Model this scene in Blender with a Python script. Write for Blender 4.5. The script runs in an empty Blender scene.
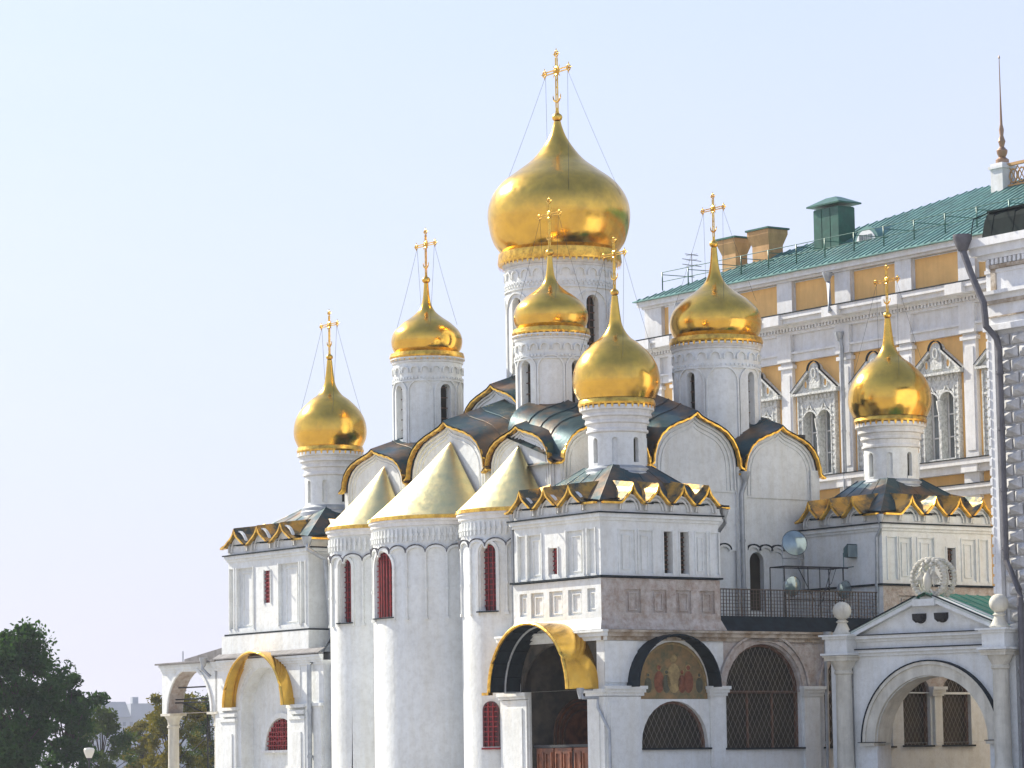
import bpy, bmesh, math, random
from mathutils import Vector, Matrix
random.seed(7)
PI = math.pi
S = bpy.context.scene
COL = S.collection

# ------------------------------------------------------------------ camera
cd = bpy.data.cameras.new('camera'); cam = bpy.data.objects.new('camera', cd); COL.objects.link(cam)
cd.sensor_width = 36.0; cd.lens = 36.0*3400/1024; cd.clip_start = 1.0; cd.clip_end = 20000
cam.location = (0, 0, 1.7)
cam.rotation_euler = (Matrix.Rotation(PI/2+math.atan(386/3400), 3, 'X') @ Matrix.Rotation(-0.015, 3, 'Z')).to_euler()
S.camera = cam

# ------------------------------------------------------------------ sky, sun, exposure
SUN_EL = math.radians(36)
SUN_AZ = math.radians(-50)            # from +Y towards +X (negative: to the left of the view)
sdir = Vector((math.sin(SUN_AZ)*math.cos(SUN_EL), math.cos(SUN_AZ)*math.cos(SUN_EL), math.sin(SUN_EL)))
w = bpy.data.worlds.new('World'); S.world = w; w.use_nodes = True
wn = w.node_tree.nodes; wl = w.node_tree.links
bg = wn['Background']; sky = wn.new('ShaderNodeTexSky'); sky.sky_type = 'NISHITA'; sky.sun_disc = False
sky.sun_elevation = SUN_EL; sky.sun_rotation = SUN_AZ
sky.air_density = 1.0; sky.dust_density = 0.7; sky.ozone_density = 1.5; sky.altitude = 150
veil = wn.new('ShaderNodeMixRGB'); veil.inputs[2].default_value = (2.52, 2.44, 3.20, 1)   # thin bright high haze over the clear sky
tc = wn.new('ShaderNodeTexCoord'); sx = wn.new('ShaderNodeSeparateXYZ'); mrg = wn.new('ShaderNodeMapRange')
wl.new(tc.outputs['Generated'], sx.inputs[0]); wl.new(sx.outputs['Z'], mrg.inputs[0])
mrg.inputs[1].default_value = 0.0; mrg.inputs[2].default_value = 0.75; mrg.inputs[3].default_value = 0.95; mrg.inputs[4].default_value = 0.12
wl.new(mrg.outputs[0], veil.inputs[0])
cn = wn.new('ShaderNodeTexNoise'); cn.inputs['Scale'].default_value = 2.2; cn.inputs['Detail'].default_value = 5; cn.inputs['Distortion'].default_value = 0.6
cmap = wn.new('ShaderNodeMapping'); cmap.inputs['Scale'].default_value = (1, 1, 2.6); cr_ = wn.new('ShaderNodeValToRGB')
cr_.color_ramp.elements[0].position = 0.40; cr_.color_ramp.elements[1].position = 0.66
cr_.color_ramp.elements[0].color = (0.97, 0.985, 1, 1); cr_.color_ramp.elements[1].color = (1.08, 1.04, 1.0, 1)
cmul = wn.new('ShaderNodeMixRGB'); cmul.blend_type = 'MULTIPLY'; cmul.inputs[0].default_value = 1; cmul.inputs[1].default_value = (2.66, 2.66, 3.35, 1)
wl.new(tc.outputs['Generated'], cmap.inputs[0]); wl.new(cmap.outputs[0], cn.inputs['Vector']); wl.new(cn.outputs['Fac'], cr_.inputs['Fac'])
wl.new(cr_.outputs[0], cmul.inputs[2]); wl.new(cmul.outputs[0], veil.inputs[2])
wl.new(sky.outputs[0], veil.inputs[1]); wl.new(veil.outputs[0], bg.inputs[0]); bg.inputs[1].default_value = 0.15
sl = bpy.data.lights.new('sun', 'SUN'); sl.energy = 4.8; sl.angle = math.radians(0.55); sl.color = (1.0, 0.93, 0.80)
sun = bpy.data.objects.new('sun', sl); COL.objects.link(sun)
sun.rotation_euler = (-sdir).to_track_quat('-Z', 'Y').to_euler()
S.view_settings.view_transform = 'Standard'; S.view_settings.look = 'None'
S.view_settings.gamma = 1.0; S.view_settings.exposure = 0.80
S.cycles.max_bounces = 6; S.cycles.diffuse_bounces = 3

# ------------------------------------------------------------------ materials
def mat(name, base, rough=0.8, metal=0.0, var=0.0, scale=1.0, col2=None, bump=0.0, bscale=8.0, mixlo=0.4, mixhi=0.6, spec=None, rvar=0.0, streak=0.0, fine=0.0):
    m = bpy.data.materials.new(name); m.use_nodes = True
    n = m.node_tree.nodes; l = m.node_tree.links; b = n['Principled BSDF']
    b.inputs['Roughness'].default_value = rough; b.inputs['Metallic'].default_value = metal
    b.inputs['Base Color'].default_value = (*base, 1)
    if spec is not None: b.inputs['Specular IOR Level'].default_value = spec
    geo = n.new('ShaderNodeNewGeometry')
    out = None
    if var or col2:
        nz = n.new('ShaderNodeTexNoise'); nz.inputs['Scale'].default_value = scale; nz.inputs['Detail'].default_value = 6; nz.inputs['Roughness'].default_value = 0.62
        l.new(geo.outputs['Position'], nz.inputs['Vector'])
        r = n.new('ShaderNodeValToRGB'); r.color_ramp.elements[0].position = mixlo; r.color_ramp.elements[1].position = mixhi
        c2 = col2 if col2 else tuple(c*(1-var) for c in base)
        r.color_ramp.elements[0].color = (*c2, 1); r.color_ramp.elements[1].color = (*base, 1)
        l.new(nz.outputs['Fac'], r.inputs['Fac']); out = r.outputs['Color']
    if fine:
        nz = n.new('ShaderNodeTexNoise'); nz.inputs['Scale'].default_value = 3.3; nz.inputs['Detail'].default_value = 9; nz.inputs['Roughness'].default_value = 0.75
        l.new(geo.outputs['Position'], nz.inputs['Vector'])
        r = n.new('ShaderNodeValToRGB'); r.color_ramp.elements[0].position = 0.30; r.color_ramp.elements[1].position = 0.55
        r.color_ramp.elements[0].color = (1-fine, 1-fine*1.05, 1-fine*1.15, 1); r.color_ramp.elements[1].color = (1, 1, 1, 1)
        l.new(nz.outputs['Fac'], r.inputs['Fac'])
        mx = n.new('ShaderNodeMixRGB'); mx.blend_type = 'MULTIPLY'; mx.inputs[0].default_value = 1
        l.new(out, mx.inputs[1]); l.new(r.outputs['Color'], mx.inputs[2]); out = mx.outputs[0]
    if streak:
        mp = n.new('ShaderNodeMapping'); mp.inputs['Scale'].default_value = (1.6, 1.6, 0.16)
        l.new(geo.outputs['Position'], mp.inputs['Vector'])
        nz = n.new('ShaderNodeTexNoise'); nz.inputs['Scale'].default_value = 1.3; nz.inputs['Detail'].default_value = 8; nz.inputs['Roughness'].default_value = 0.7
        l.new(mp.outputs[0], nz.inputs['Vector'])
        r = n.new('ShaderNodeValToRGB'); r.color_ramp.elements[0].position = 0.36; r.color_ramp.elements[1].position = 0.58
        v = 1-streak
        r.color_ramp.elements[0].color = (v, v*0.98, v*0.94, 1); r.color_ramp.elements[1].color = (1, 1, 1, 1)
        l.new(nz.outputs['Fac'], r.inputs['Fac'])
        mx = n.new('ShaderNodeMixRGB'); mx.blend_type = 'MULTIPLY'; mx.inputs[0].default_value = 1
        if out: l.new(out, mx.inputs[1])
        else: mx.inputs[1].default_value = (*base, 1)
        l.new(r.outputs['Color'], mx.inputs[2]); out = mx.outputs[0]
    if out: l.new(out, b.inputs['Base Color'])
    if bump:
        nb = n.new('ShaderNodeTexNoise'); nb.inputs['Scale'].default_value = bscale; nb.inputs['Detail'].default_value = 1 if name.startswith('gilded_dome') else 5
        l.new(geo.outputs['Position'], nb.inputs['Vector'])
        bp = n.new('ShaderNodeBump'); bp.inputs['Strength'].default_value = bump; bp.inputs['Distance'].default_value = 0.06
        l.new(nb.outputs['Fac'], bp.inputs['Height']); l.new(bp.outputs[0], b.inputs['Normal'])
    if name == 'gilded_dome':
        wv = n.new('ShaderNodeTexWave'); wv.bands_direction = 'Z'; wv.wave_profile = 'SAW'; wv.inputs['Scale'].default_value = 0.62; wv.inputs['Distortion'].default_value = 0.25; wv.inputs['Detail'].default_value = 1
        l.new(geo.outputs['Position'], wv.inputs['Vector'])
        b2 = n.new('ShaderNodeBump'); b2.inputs['Strength'].default_value = 0.09; b2.inputs['Distance'].default_value = 0.05
        l.new(wv.outputs['Fac'], b2.inputs['Height']); l.new(bp.outputs[0], b2.inputs['Normal']); l.new(b2.outputs[0], b.inputs['Normal'])
    if rvar:
        nr = n.new('ShaderNodeTexNoise'); nr.inputs['Scale'].default_value = scale*1.7; nr.inputs['Detail'].default_value = 5
        l.new(geo.outputs['Position'], nr.inputs['Vector'])
        mr = n.new('ShaderNodeMapRange'); mr.inputs[3].default_value = rough-rvar; mr.inputs[4].default_value = rough+rvar
        mr.inputs[1].default_value = 0.35; mr.inputs[2].default_value = 0.65
        l.new(nr.outputs['Fac'], mr.inputs[0]); l.new(mr.outputs[0], b.inputs['Roughness'])
    return m
M = {}
M['white'] = mat('white_plaster', (0.81, 0.835, 0.825), 0.85, var=0.09, scale=0.45, bump=0.3, bscale=4, streak=0.07, fine=0.16)
M['trim'] = mat('white_moulding', (0.80, 0.80, 0.79), 0.85, var=0.12, scale=2.5, bump=0.2, bscale=14, streak=0.08, fine=.15)
M['cream'] = mat('cream_stone', (0.70, 0.67, 0.57), 0.85, var=0.14, scale=2.0, bump=0.4, bscale=9, streak=0.2)
M['brick'] = mat('worn_pink_plaster', (0.56, 0.52, 0.49), 0.9, col2=(0.42, 0.34, 0.29), scale=3.0, mixlo=0.36, mixhi=0.60, bump=0.8, bscale=11, streak=0.15, fine=.25)
M['band'] = mat('stained_band', (0.50, 0.44, 0.36), 0.9, col2=(0.27, 0.20, 0.13), scale=1.6, bump=0.5)
M['grey'] = mat('grey_sheet', (0.24, 0.23, 0.23), 0.9, var=0.25, scale=1.4, bump=0.4, streak=0.25)
M['gold'] = mat('gilded_dome', (0.88, 0.53, 0.09), 0.20, 1.0, col2=(0.66, 0.40, 0.08), scale=1.4, mixlo=0.34, mixhi=0.62, bump=0.16, bscale=1.6, rvar=0.05)
M['goldtrim'] = mat('gilded_trim', (0.95, 0.58, 0.10), 0.30, 1.0, col2=(0.55, 0.30, 0.06), scale=4, mixlo=0.35, mixhi=0.6, bump=0.3, bscale=6)
M['palegold'] = mat('gilded_cone', (0.86, 0.71, 0.35), 0.42, 1.0, col2=(0.72, 0.64, 0.33), scale=1.6, mixlo=0.38, mixhi=0.62, bump=0.32, bscale=2.0, rvar=0.06)
M['goldsheet'] = mat('bronzed_sheet', (0.60, 0.34, 0.07), 0.5, 0.8, col2=(0.06, 0.075, 0.07), scale=1.0, mixlo=0.42, mixhi=0.60, bump=0.35, bscale=3)
M['patina_glint'] = mat('patina_glint_roof', (0.20, 0.11, 0.05), 0.44, 0.6, col2=(0.020, 0.060, 0.070), scale=0.55, mixlo=0.47, mixhi=0.66, bump=0.4, bscale=2.0, rvar=0.1)  # teal is oxidised metal; copper patches are reflections put into the colour
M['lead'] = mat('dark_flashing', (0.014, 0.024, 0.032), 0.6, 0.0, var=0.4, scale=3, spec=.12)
M['dark'] = mat('dark_pane', (0.016, 0.014, 0.010), 0.3, 0.0, col2=(0.05, 0.04, 0.024), scale=1.0, mixlo=.3, mixhi=.7, spec=.12)
M['black'] = mat('dark_interior', (0.03, 0.03, 0.03), 0.9)
M['glass'] = mat('window_glass', (0.24, 0.27, 0.28), 0.12, 0.0, var=0.5, scale=0.8)
M['red'] = mat('red_lattice', (0.33, 0.025, 0.03), 0.6, var=0.4, scale=3)
M['redpane'] = mat('red_pane', (0.10, 0.012, 0.014), 0.4, var=0.4, scale=3)
M['wood'] = mat('brown_wood', (0.26, 0.085, 0.035), 0.5, var=0.5, scale=3)
M['frame'] = mat('brown_frame', (0.16, 0.075, 0.04), 0.6, var=0.4, scale=3)
M['wire'] = mat('grille_wire', (0.24, 0.22, 0.19), 0.6, 0.0)
M['iron'] = mat('black_iron', (0.035, 0.037, 0.04), 0.6, 0.3)
M['rail'] = mat('rusty_rail', (0.10, 0.075, 0.06), 0.6, 0.4, var=0.4, scale=4)
M['pipe'] = mat('grey_pipe', (0.42, 0.45, 0.48), 0.45, 0.5, var=0.2, scale=3)
M['pipe2'] = mat('purple_grey_pipe', (0.13, 0.125, 0.14), 0.5, 0.1, var=0.3, scale=2)
M['green'] = mat('green_roof', (0.13, 0.29, 0.26), 0.5, 0.15, var=0.3, scale=1.0, rvar=0.1)
M['greendark'] = mat('green_metal', (0.02, 0.115, 0.075), 0.4, 0.1, var=0.3, scale=1.5)
M['gategreen'] = mat('bright_green_roof', (0.06, 0.30, 0.19), 0.45, 0.1, var=0.25, scale=1.5)
M['yellow'] = mat('ochre_plaster', (0.92, 0.56, 0.20), 0.85, var=0.10, scale=0.8, bump=0.15, streak=0.08)
M['chimney'] = mat('chimney_plaster', (0.62, 0.36, 0.15), 0.85, var=0.2, scale=1.5, bump=0.2, streak=0.15)
M['copper'] = mat('dull_bronze', (0.34, 0.22, 0.14), 0.45, 0.6)
M['palwhite'] = mat('palace_white', (0.78, 0.79, 0.80), 0.85, var=0.08, scale=1.6, bump=0.1, streak=0.08, fine=.12)
M['carved'] = mat('carved_stone', (0.68, 0.69, 0.66), 0.9, col2=(0.48, 0.49, 0.46), scale=7, mixlo=0.40, mixhi=0.54, bump=0.9, bscale=9)
M['facet'] = mat('faceted_stone', (0.60, 0.60, 0.60), 0.88, var=0.28, scale=2.6, bump=0.4, bscale=8, streak=0.2)
M['fresco'] = mat('fresco_ground', (0.34, 0.21, 0.09), 0.85, col2=(0.12, 0.12, 0.06), scale=1.9, mixlo=0.35, mixhi=0.62, bump=0.2)
M['fr1'] = mat('fresco_red', (0.28, 0.10, 0.05), 0.85, var=0.4, scale=4)
M['fr2'] = mat('fresco_gold', (0.44, 0.32, 0.14), 0.85, var=0.4, scale=4)
M['fr3'] = mat('fresco_green', (0.12, 0.12, 0.075), 0.85, var=0.4, scale=4)
M['lens'] = mat('lamp_glass', (0.28, 0.36, 0.38), 0.12, 0.6, var=0.2, scale=3)
M['teal'] = mat('teal_housing', (0.06, 0.16, 0.17), 0.45, 0.2, var=0.3, scale=4)
M['ground'] = mat('paving', (0.42, 0.39, 0.34), 0.9, var=0.25, scale=0.3)
M['bark'] = mat('bark', (0.045, 0.035, 0.025), 0.9, var=0.4, scale=4)
M['far'] = mat('hazed_far_plaster', (0.34, 0.37, 0.42), 0.9, var=0.15, scale=0.05)  # part of the distance haze is put into this blue-grey
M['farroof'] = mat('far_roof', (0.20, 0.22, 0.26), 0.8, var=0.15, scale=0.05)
M['hallroof'] = mat('dark_green_sheet', (0.010, 0.018, 0.018), 0.8, var=0.4, scale=1.5, spec=.05)
M['inner'] = mat('vestibule_shade_tone', (0.10, 0.085, 0.065), 0.9, col2=(0.04, 0.04, 0.035), scale=1.2)  # shade of the deep entry put into the wall colour
M['opal'] = mat('opal_globe', (0.75, 0.72, 0.62), 0.3)

def leafmat(name, c1, c2):
    m = mat(name, c1, 0.8, spec=.08, col2=c2, scale=0.45, mixlo=0.38, mixhi=0.62)
    b = m.node_tree.nodes['Principled BSDF']
    nt = m.node_tree; tr_ = nt.nodes.new('ShaderNodeBsdfTranslucent'); mx_ = nt.nodes.new('ShaderNodeMixShader'); mx_.inputs[0].default_value = 0.17
    tr_.inputs[0].default_value = (min(1, c1[0]*2.6), min(1, c1[1]*2.4), c1[2]*.9, 1)
    nt.links.new(b.outputs[0], mx_.inputs[1]); nt.links.new(tr_.outputs[0], mx_.inputs[2]); nt.links.new(mx_.outputs[0], nt.nodes['Material Output'].inputs['Surface'])
    return m
M['leafdark'] = leafmat('dark_leaves', (0.030, 0.075, 0.020), (0.008, 0.030, 0.014))
M['leafmid'] = leafmat('mixed_leaves', (0.060, 0.090, 0.018), (0.016, 0.048, 0.014))
M['leafolive'] = leafmat('autumn_leaves', (0.15, 0.125, 0.02), (0.05, 0.085, 0.016))

# ------------------------------------------------------------------ mesh helper
class MB:
    def __init__(s): s.v = []; s.f = []; s.m = []; s.mi = 0; s.smooth = []
    def poly(s, pts, sm=False):
        i = len(s.v); s.v += [tuple(p) for p in pts]; s.f.append(tuple(range(i, i+len(pts)))); s.m.append(s.mi); s.smooth.append(sm)
    def grid(s, rows, closed=False, sm=True):
        i = len(s.v); n = len(rows[0])
        for r in rows: s.v += [tuple(p) for p in r]
        for a in range(len(rows)-1):
            for b in range(n if closed else n-1):
                c = (b+1) % n
                s.f.append((i+a*n+b, i+a*n+c, i+(a+1)*n+c, i+(a+1)*n+b)); s.m.append(s.mi); s.smooth.append(sm)
    def box(s, x0, x1, y0, y1, z0, z1, f=None):
        P = [(x, y, z) for z in (z0, z1) for y in (y0, y1) for x in (x0, x1)]
        if f: P = [f(*p) for p in P]
        i = len(s.v); s.v += P
        for q in ((0,2,3,1),(4,5,7,6),(0,1,5,4),(2,6,7,3),(0,4,6,2),(1,3,7,5)):
            s.f.append(tuple(i+k for k in q)); s.m.append(s.mi); s.smooth.append(False)
    def prism(s, pts, fn, d0, d1):            # pts 2D outline, fn(u, z, d) -> xyz
        n = len(pts)
        A = [fn(u, z, d0) for u, z in pts]; B = [fn(u, z, d1) for u, z in pts]
        s.poly(A); s.poly(B[::-1])
        for k in range(n):
            j = (k+1) % n; s.poly([A[k], B[k], B[j], A[j]])
    def lathe(s, cx, cy, prof, n=32, t0=0, t1=2*PI, sm=True):
        closed = abs(t1-t0-2*PI) < 1e-6
        k = n if closed else n+1
        rows = [[(cx+r*math.cos(t0+(t1-t0)*j/n), cy+r*math.sin(t0+(t1-t0)*j/n), z) for j in range(k)] for r, z in prof]
        s.grid(rows, closed, sm)
    def tube(s, pts, r, n=8, caps=True):
        pts = [Vector(p) for p in pts]; rows = []; m = len(pts)
        rs = r if isinstance(r, (list, tuple)) else [r]*m
        for i, p in enumerate(pts):
            d = (pts[min(i+1, m-1)]-pts[max(i-1, 0)]).normalized()
            up = Vector((0, 0, 1)) if abs(d.z) < 0.9 else Vector((1, 0, 0))
            x = d.cross(up).normalized(); y = d.cross(x).normalized()
            rows.append([p+rs[i]*(math.cos(2*PI*j/n)*x+math.sin(2*PI*j/n)*y) for j in range(n)])
        s.grid(rows, True, n > 4)
        if caps: s.poly(rows[0]); s.poly(rows[-1])
    def ball(s, c, r, n=12, sz=1.0):
        m = max(4, n//2)
        s.lathe(c[0], c[1], [(max(1e-4, r*math.sin(PI*k/m)), c[2]-r*sz*math.cos(PI*k/m)) for k in range(m+1)], n)
    def build(s, name, mats, parent=None):
        me = bpy.data.meshes.new(name); me.from_pydata(s.v, [], s.f)
        for mm in (mats if isinstance(mats, (list, tuple)) else [mats]): me.materials.append(mm)
        me.polygons.foreach_set('material_index', s.m); me.polygons.foreach_set('use_smooth', s.smooth)
        bm = bmesh.new(); bm.from_mesh(me); bmesh.ops.remove_doubles(bm, verts=bm.verts, dist=0.0004)
        bmesh.ops.recalc_face_normals(bm, faces=bm.faces)
        for e_ in bm.edges:
            if len(e_.link_faces) == 2 and e_.calc_face_angle(0) > 0.55: e_.smooth = False
        bm.to_mesh(me); bm.free(); me.update()
        o = bpy.data.objects.new(name, me); COL.objects.link(o)
        if parent: o.parent = parent
        return o
def tag(o, label=None, cat=None, group=None, kind=None):
    if label: o['label'] = label
    if cat: o['category'] = cat
    if group: o['group'] = group
    if kind: o['kind'] = kind
    return o
def empty(name, loc, rz, label, cat, parent=None):
    o = bpy.data.objects.new(name, None); COL.objects.link(o); o.location = loc; o.rotation_euler = (0, 0, rz)
    return tag(o, label, cat)

# surface maps: f(u, z, off) with off outward
def east(a): return lambda u, z, o: (a-o, -u, z)            # u = -b : left to right
def north(b): return lambda u, z, o: (u, b-o, z)
def west_(a): return lambda u, z, o: (a+o, u, z)
def cyl(ca, cb, r, t0=0.0):                                   # u = arc length, increasing left to right
    def f(u, z, o):
        t = u/r+t0
        return (ca-(r+o)*math.cos(t), cb-(r+o)*math.sin(t), z)   # t=0 faces east (-x), t=+90deg faces north (-y)
    return f

def arch_pts(c, w, zs, kind='arch', n=14, h=None):
    if kind == 'rect': return [(c-w, zs), (c+w, zs)]
    if kind == 'keel': return [(c+w*x, zs+(h or w)*z) for x, z in KEEL]
    return [(c-w*math.cos(PI*k/n), zs+(h or w)*math.sin(PI*k/n)) for k in range(n+1)]
K0 = [(-1, 0), (-.985, .16), (-.93, .36), (-.83, .54), (-.68, .69), (-.48, .80), (-.28, .88), (-.12, .95), (0, 1.05)]
KEEL = K0+[(-x, z) for x, z in K0[-2::-1]]
KK = [(-1, .0), (-.87, .05), (-.74, .15), (-.60, .28), (-.46, .40), (-.33, .51), (-.21, .64), (-.11, .80), (0, 1.10)]
KOK = KK+[(-x, z) for x, z in KK[-2::-1]]

def wall(mb, f, u0, u1, z0, z1, ops=(), step=99):
    def rect(a, b, za, zb, o=0):
        if b-a < 1e-4 or zb-za < 1e-4: return
        n = max(1, math.ceil((b-a)/step))
        mb.grid([[f(a+(b-a)*k/n, z, o) for k in range(n+1)] for z in (za, zb)], sm=step < 50)
    u = u0
    for o in sorted(ops, key=lambda q: q['c']):
        c, hw, s0, zs = o['c'], o['w'], o['z0'], o['zs']
        rect(u, c-hw, z0, z1); rect(c-hw, c+hw, z0, s0)
        ap = arch_pts(c, hw, zs, o.get('kind', 'arch'), h=o.get('h'))
        for p, q in zip(ap, ap[1:]):
            mb.poly([f(p[0], p[1], 0), f(q[0], q[1], 0), f(q[0], z1, 0), f(p[0], z1, 0)])
        d = o.get('d', 0.3)
        ring = [(c-hw, s0)]+ap+[(c+hw, s0)]
        if s0 <= -50: ring = ap
        mi = mb.mi
        if 'rm' in o: mb.mi = o['rm']
        for p, q in zip(ring, ring[1:]+ring[:1]):
            mb.poly([f(p[0], p[1], 0), f(q[0], q[1], 0), f(q[0], q[1], -d), f(p[0], p[1], -d)])
        mb.mi = mi
        if o.get('back', True):
            if 'bm' in o: mb.mi = o['bm']
            for p, q in zip(ap, ap[1:]):
                mb.poly([f(p[0], s0, -d), f(q[0], s0, -d), f(q[0], q[1], -d), f(p[0], p[1], -d)])
            mb.mi = mi
        u = c+hw
    rect(u, u1, z0, z1)

def ribbon(mb, f, pts, w, o0, o1, closed=False):
    n = len(pts); L = []; R = []
    for i, p in enumerate(pts):
        a = pts[max(i-1, 0)]; b = pts[min(i+1, n-1)]
        dx, dz = b[0]-a[0], b[1]-a[1]; k = math.hypot(dx, dz) or 1
        L.append((p[0]-dz/k*w/2, p[1]+dx/k*w/2)); R.append((p[0]+dz/k*w/2, p[1]-dx/k*w/2))
    for i in range(n-1):
        for (A, B, oa, ob) in ((L, R, o1, o1), (L, L, o0, o1), (R, R, o0, o1)):
            if A is not B: mb.poly([f(*A[i], o1), f(*A[i+1], o1), f(*B[i+1], o1), f(*B[i], o1)])
            else: mb.poly([f(*A[i], o0), f(*A[i+1], o0), f(*A[i+1], o1), f(*A[i], o1)])
    for i in (0, n-1): mb.poly([f(*L[i], o0), f(*L[i], o1), f(*R[i], o1), f(*R[i], o0)])
def bx(mb, f, u0, u1, z0, z1, o0, o1):
    P = [f(u, z, o) for z in (z0, z1) for o in (o0, o1) for u in (u0, u1)]
    i = len(mb.v); mb.v += P
    for q in ((0,2,3,1),(4,5,7,6),(0,1,5,4),(2,6,7,3),(0,4,6,2),(1,3,7,5)):
        mb.f.append(tuple(i+k for k in q)); mb.m.append(mb.mi); mb.smooth.append(False)
def inside(c, w, z0, zs, kind, u, z, h=None):
    if abs(u-c) > w or z < z0: return False
    if kind == 'rect': return z <= zs
    return z <= zs or ((u-c)/w)**2+((z-zs)/(h or w))**2 <= 1
def lattice(mb, f, c, w, z0, zs, kind, off, sp=0.3, t=0.03, diag=False, h=None):
    top = zs if kind == 'rect' else zs+(h or w)
    if not diag:
        k = max(1, round(2*w/sp)); du = 2*w/k
        for i in range(1, k):
            u = c-w+i*du
            zt = top if kind == 'rect' else zs+(h or w)*math.sqrt(max(0, 1-((u-c)/w)**2))
            bx(mb, f, u-t/2, u+t/2, z0, zt, off, off+t)
        z = z0+sp
        while z < top-0.05:
            x = w if z <= zs else w*math.sqrt(max(0, 1-((z-zs)/(h or w))**2))
            bx(mb, f, c-x, c+x, z-t/2, z+t/2, off+0.002, off+t+0.002); z += sp
    else:
        H = top-z0; sl = 1.9
        for sg in (1, -1):
            k = -int((H/sl)/sp)-2
            while k*sp < 2*w+H/sl+sp:
                prev = None; seg = []
                for j in range(41):
                    z = z0+H*j/40; u = c-w+k*sp+sg*(z-z0)/sl-(0 if sg > 0 else 0)
                    if inside(c, w, z0, zs, kind, u, z, h): seg.append((u, z))
                    elif seg: break
                if len(seg) > 1:
                    p, q = seg[0], seg[-1]
                    mb.poly([f(p[0]-t/2, p[1], off), f(p[0]+t/2, p[1], off), f(q[0]+t/2, q[1], off), f(q[0]-t/2, q[1], off)])
                k += 1
def pane(mb, f, c, w, z0, zs, kind, off, h=None):
    ap = arch_pts(c, w, zs, kind, h=h)
    for p, q in zip(ap, ap[1:]):
        mb.poly([f(p[0], z0, off), f(q[0], z0, off), f(q[0], q[1], off), f(p[0], p[1], off)])

# ------------------------------------------------------------------ ground
TH = math.atan(2400/3400)
OX, OY = 105/3400*150, 150.0
g = MB(); g.box(-5000, 5000, -300, 6000, -1.0, 0.0)
tag(g.build('ground', M['ground']), kind='structure')

# ================================================================== CATHEDRAL
C = empty('cathedral', (OX, OY, 0), TH, 'white stone cathedral with gilded onion domes and round golden roofed apses', 'cathedral')

# ---- main body
mb = MB()
fN = north(3.0)
mb.box(-1.0, 14.0, 3.35, 21.0, 0, 15.3)
# north wall skin with window and blind recesses
wall(mb, fN, -1.0, 14.0, 0, 11.95, [dict(c=10.25, w=0.42, z0=8.9, zs=11.2, d=0.28, bm=1),
     dict(c=9.0, w=.36, z0=7.7, zs=11.3, d=.10), dict(c=11.5, w=.36, z0=7.7, zs=11.3, d=.10), dict(c=12.6, w=.36, z0=7.7, zs=11.3, d=.10),
     dict(c=4.9, w=.36, z0=7.7, zs=11.3, d=.10), dict(c=6.0, w=.36, z0=7.7, zs=11.3, d=.10), dict(c=7.1, w=.36, z0=7.7, zs=11.3, d=.10)])
wall(mb, fN, -1.0, 14.0, 11.95, 15.3)
for u in (3.95, 9.3, 13.75): bx(mb, fN, u-.25, u+.25, 0, 15.55, 0.0, 0.22)
for u0 in (4.3, 9.65):                                     # scalloped arcature belt
    k = 0
    u = u0
    while u < u0+4.2:
        ribbon(mb, fN, [(u+.36-.36*math.cos(PI*j/8), 11.62+.26*math.sin(PI*j/8)) for j in range(9)], .10, 0, .12); u += .72
mb.build('main_wall', [M['white'], M['dark']], C)
for u0 in (4.3, 9.65):
    u = u0; l = MB()
    while u < u0+4.1:
        ribbon(l, fN, [(u+.36-.40*math.cos(PI*j/8), 11.69+.28*math.sin(PI*j/8)) for j in range(9)], .05, 0, .16); u += .72
    l.build('arcature_flashing', M['lead'], C)

# ---- zakomara gables (white tympanum, gilded lip, patinated barrel roof with painted-in reflections)
def gable(f, c, hw, zs, h, L, depth=0.5, ribs=3):
    g = MB(); pts = arch_pts(c, hw-.05, zs, 'keel', h=h)
    out = [(c-hw+.05, zs-1.2)]+pts+[(c+hw-.05, zs-1.2)]
    n = len(out)
    A = [f(*p, 0.01) for p in out]; B = [f(*p, -depth) for p in out]
    cen0, cen1 = f(c, zs, .01), f(c, zs, -depth)
    for k in range(n):
        j = (k+1) % n; g.poly([A[k], A[j], cen0]); g.poly([B[j], B[k], cen1]); g.poly([A[k], B[k], B[j], A[j]])
    for r in range(ribs):
        s = .93-.085*r
        pp = [(c-(hw)*s, zs-1.1)]+[(c+(u-c)*s, zs+(z-zs)*s) for u, z in pts]+[(c+hw*s, zs-1.1)]
        ribbon(g, f, pp, .07, 0, .11-.03*r)
    go = g.build('gable', M['white'], C)
    t = MB(); tp = arch_pts(c, hw, zs, 'keel', h=h)
    fl = [(c-hw-.28, zs-.16), (c-hw-.08, zs-.08)]+tp+[(c+hw+.08, zs-.08), (c+hw+.28, zs-.16)]
    fine = []
    for p, q in zip(fl, fl[1:]):
        for k in range(3): fine.append((p[0]+(q[0]-p[0])*k/3, p[1]+(q[1]-p[1])*k/3))
    fine.append(fl[-1])
    wob = [(u, z+0.022*math.sin(i*2.1)) for i, (u, z) in enumerate(fine)]
    ribbon(t, f, wob, .09, .12, .36)
    t.build('gilded_edge', M['goldtrim'], go)
    r = MB()
    rows = []
    for o in (.38, -L*.5, -L):
        rows.append([f(u, z+.10+(.38-o)*.34, o) for u, z in fl])
    r.grid(rows); r.grid([[f(u, z+.05, o) for u, z in fl] for o in (.38, -L)])
    # standing seams
    for k in range(1, int(L/0.9)):
        o = -k*0.9
        ribbon_pts = [f(u, z+.125+(.38-o)*.34, o) for u, z in fl]
        r.tube(ribbon_pts, .018, 4, False)
    r.build('barrel_roof', M['patina_glint'], go)
    return go
fE = east(-1.05)
gable(fE, -17.95, 2.72, 15.45, 1.62, 3.4)
gable(fE, -11.7, 3.25, 15.6, 2.22, 3.2)
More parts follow.
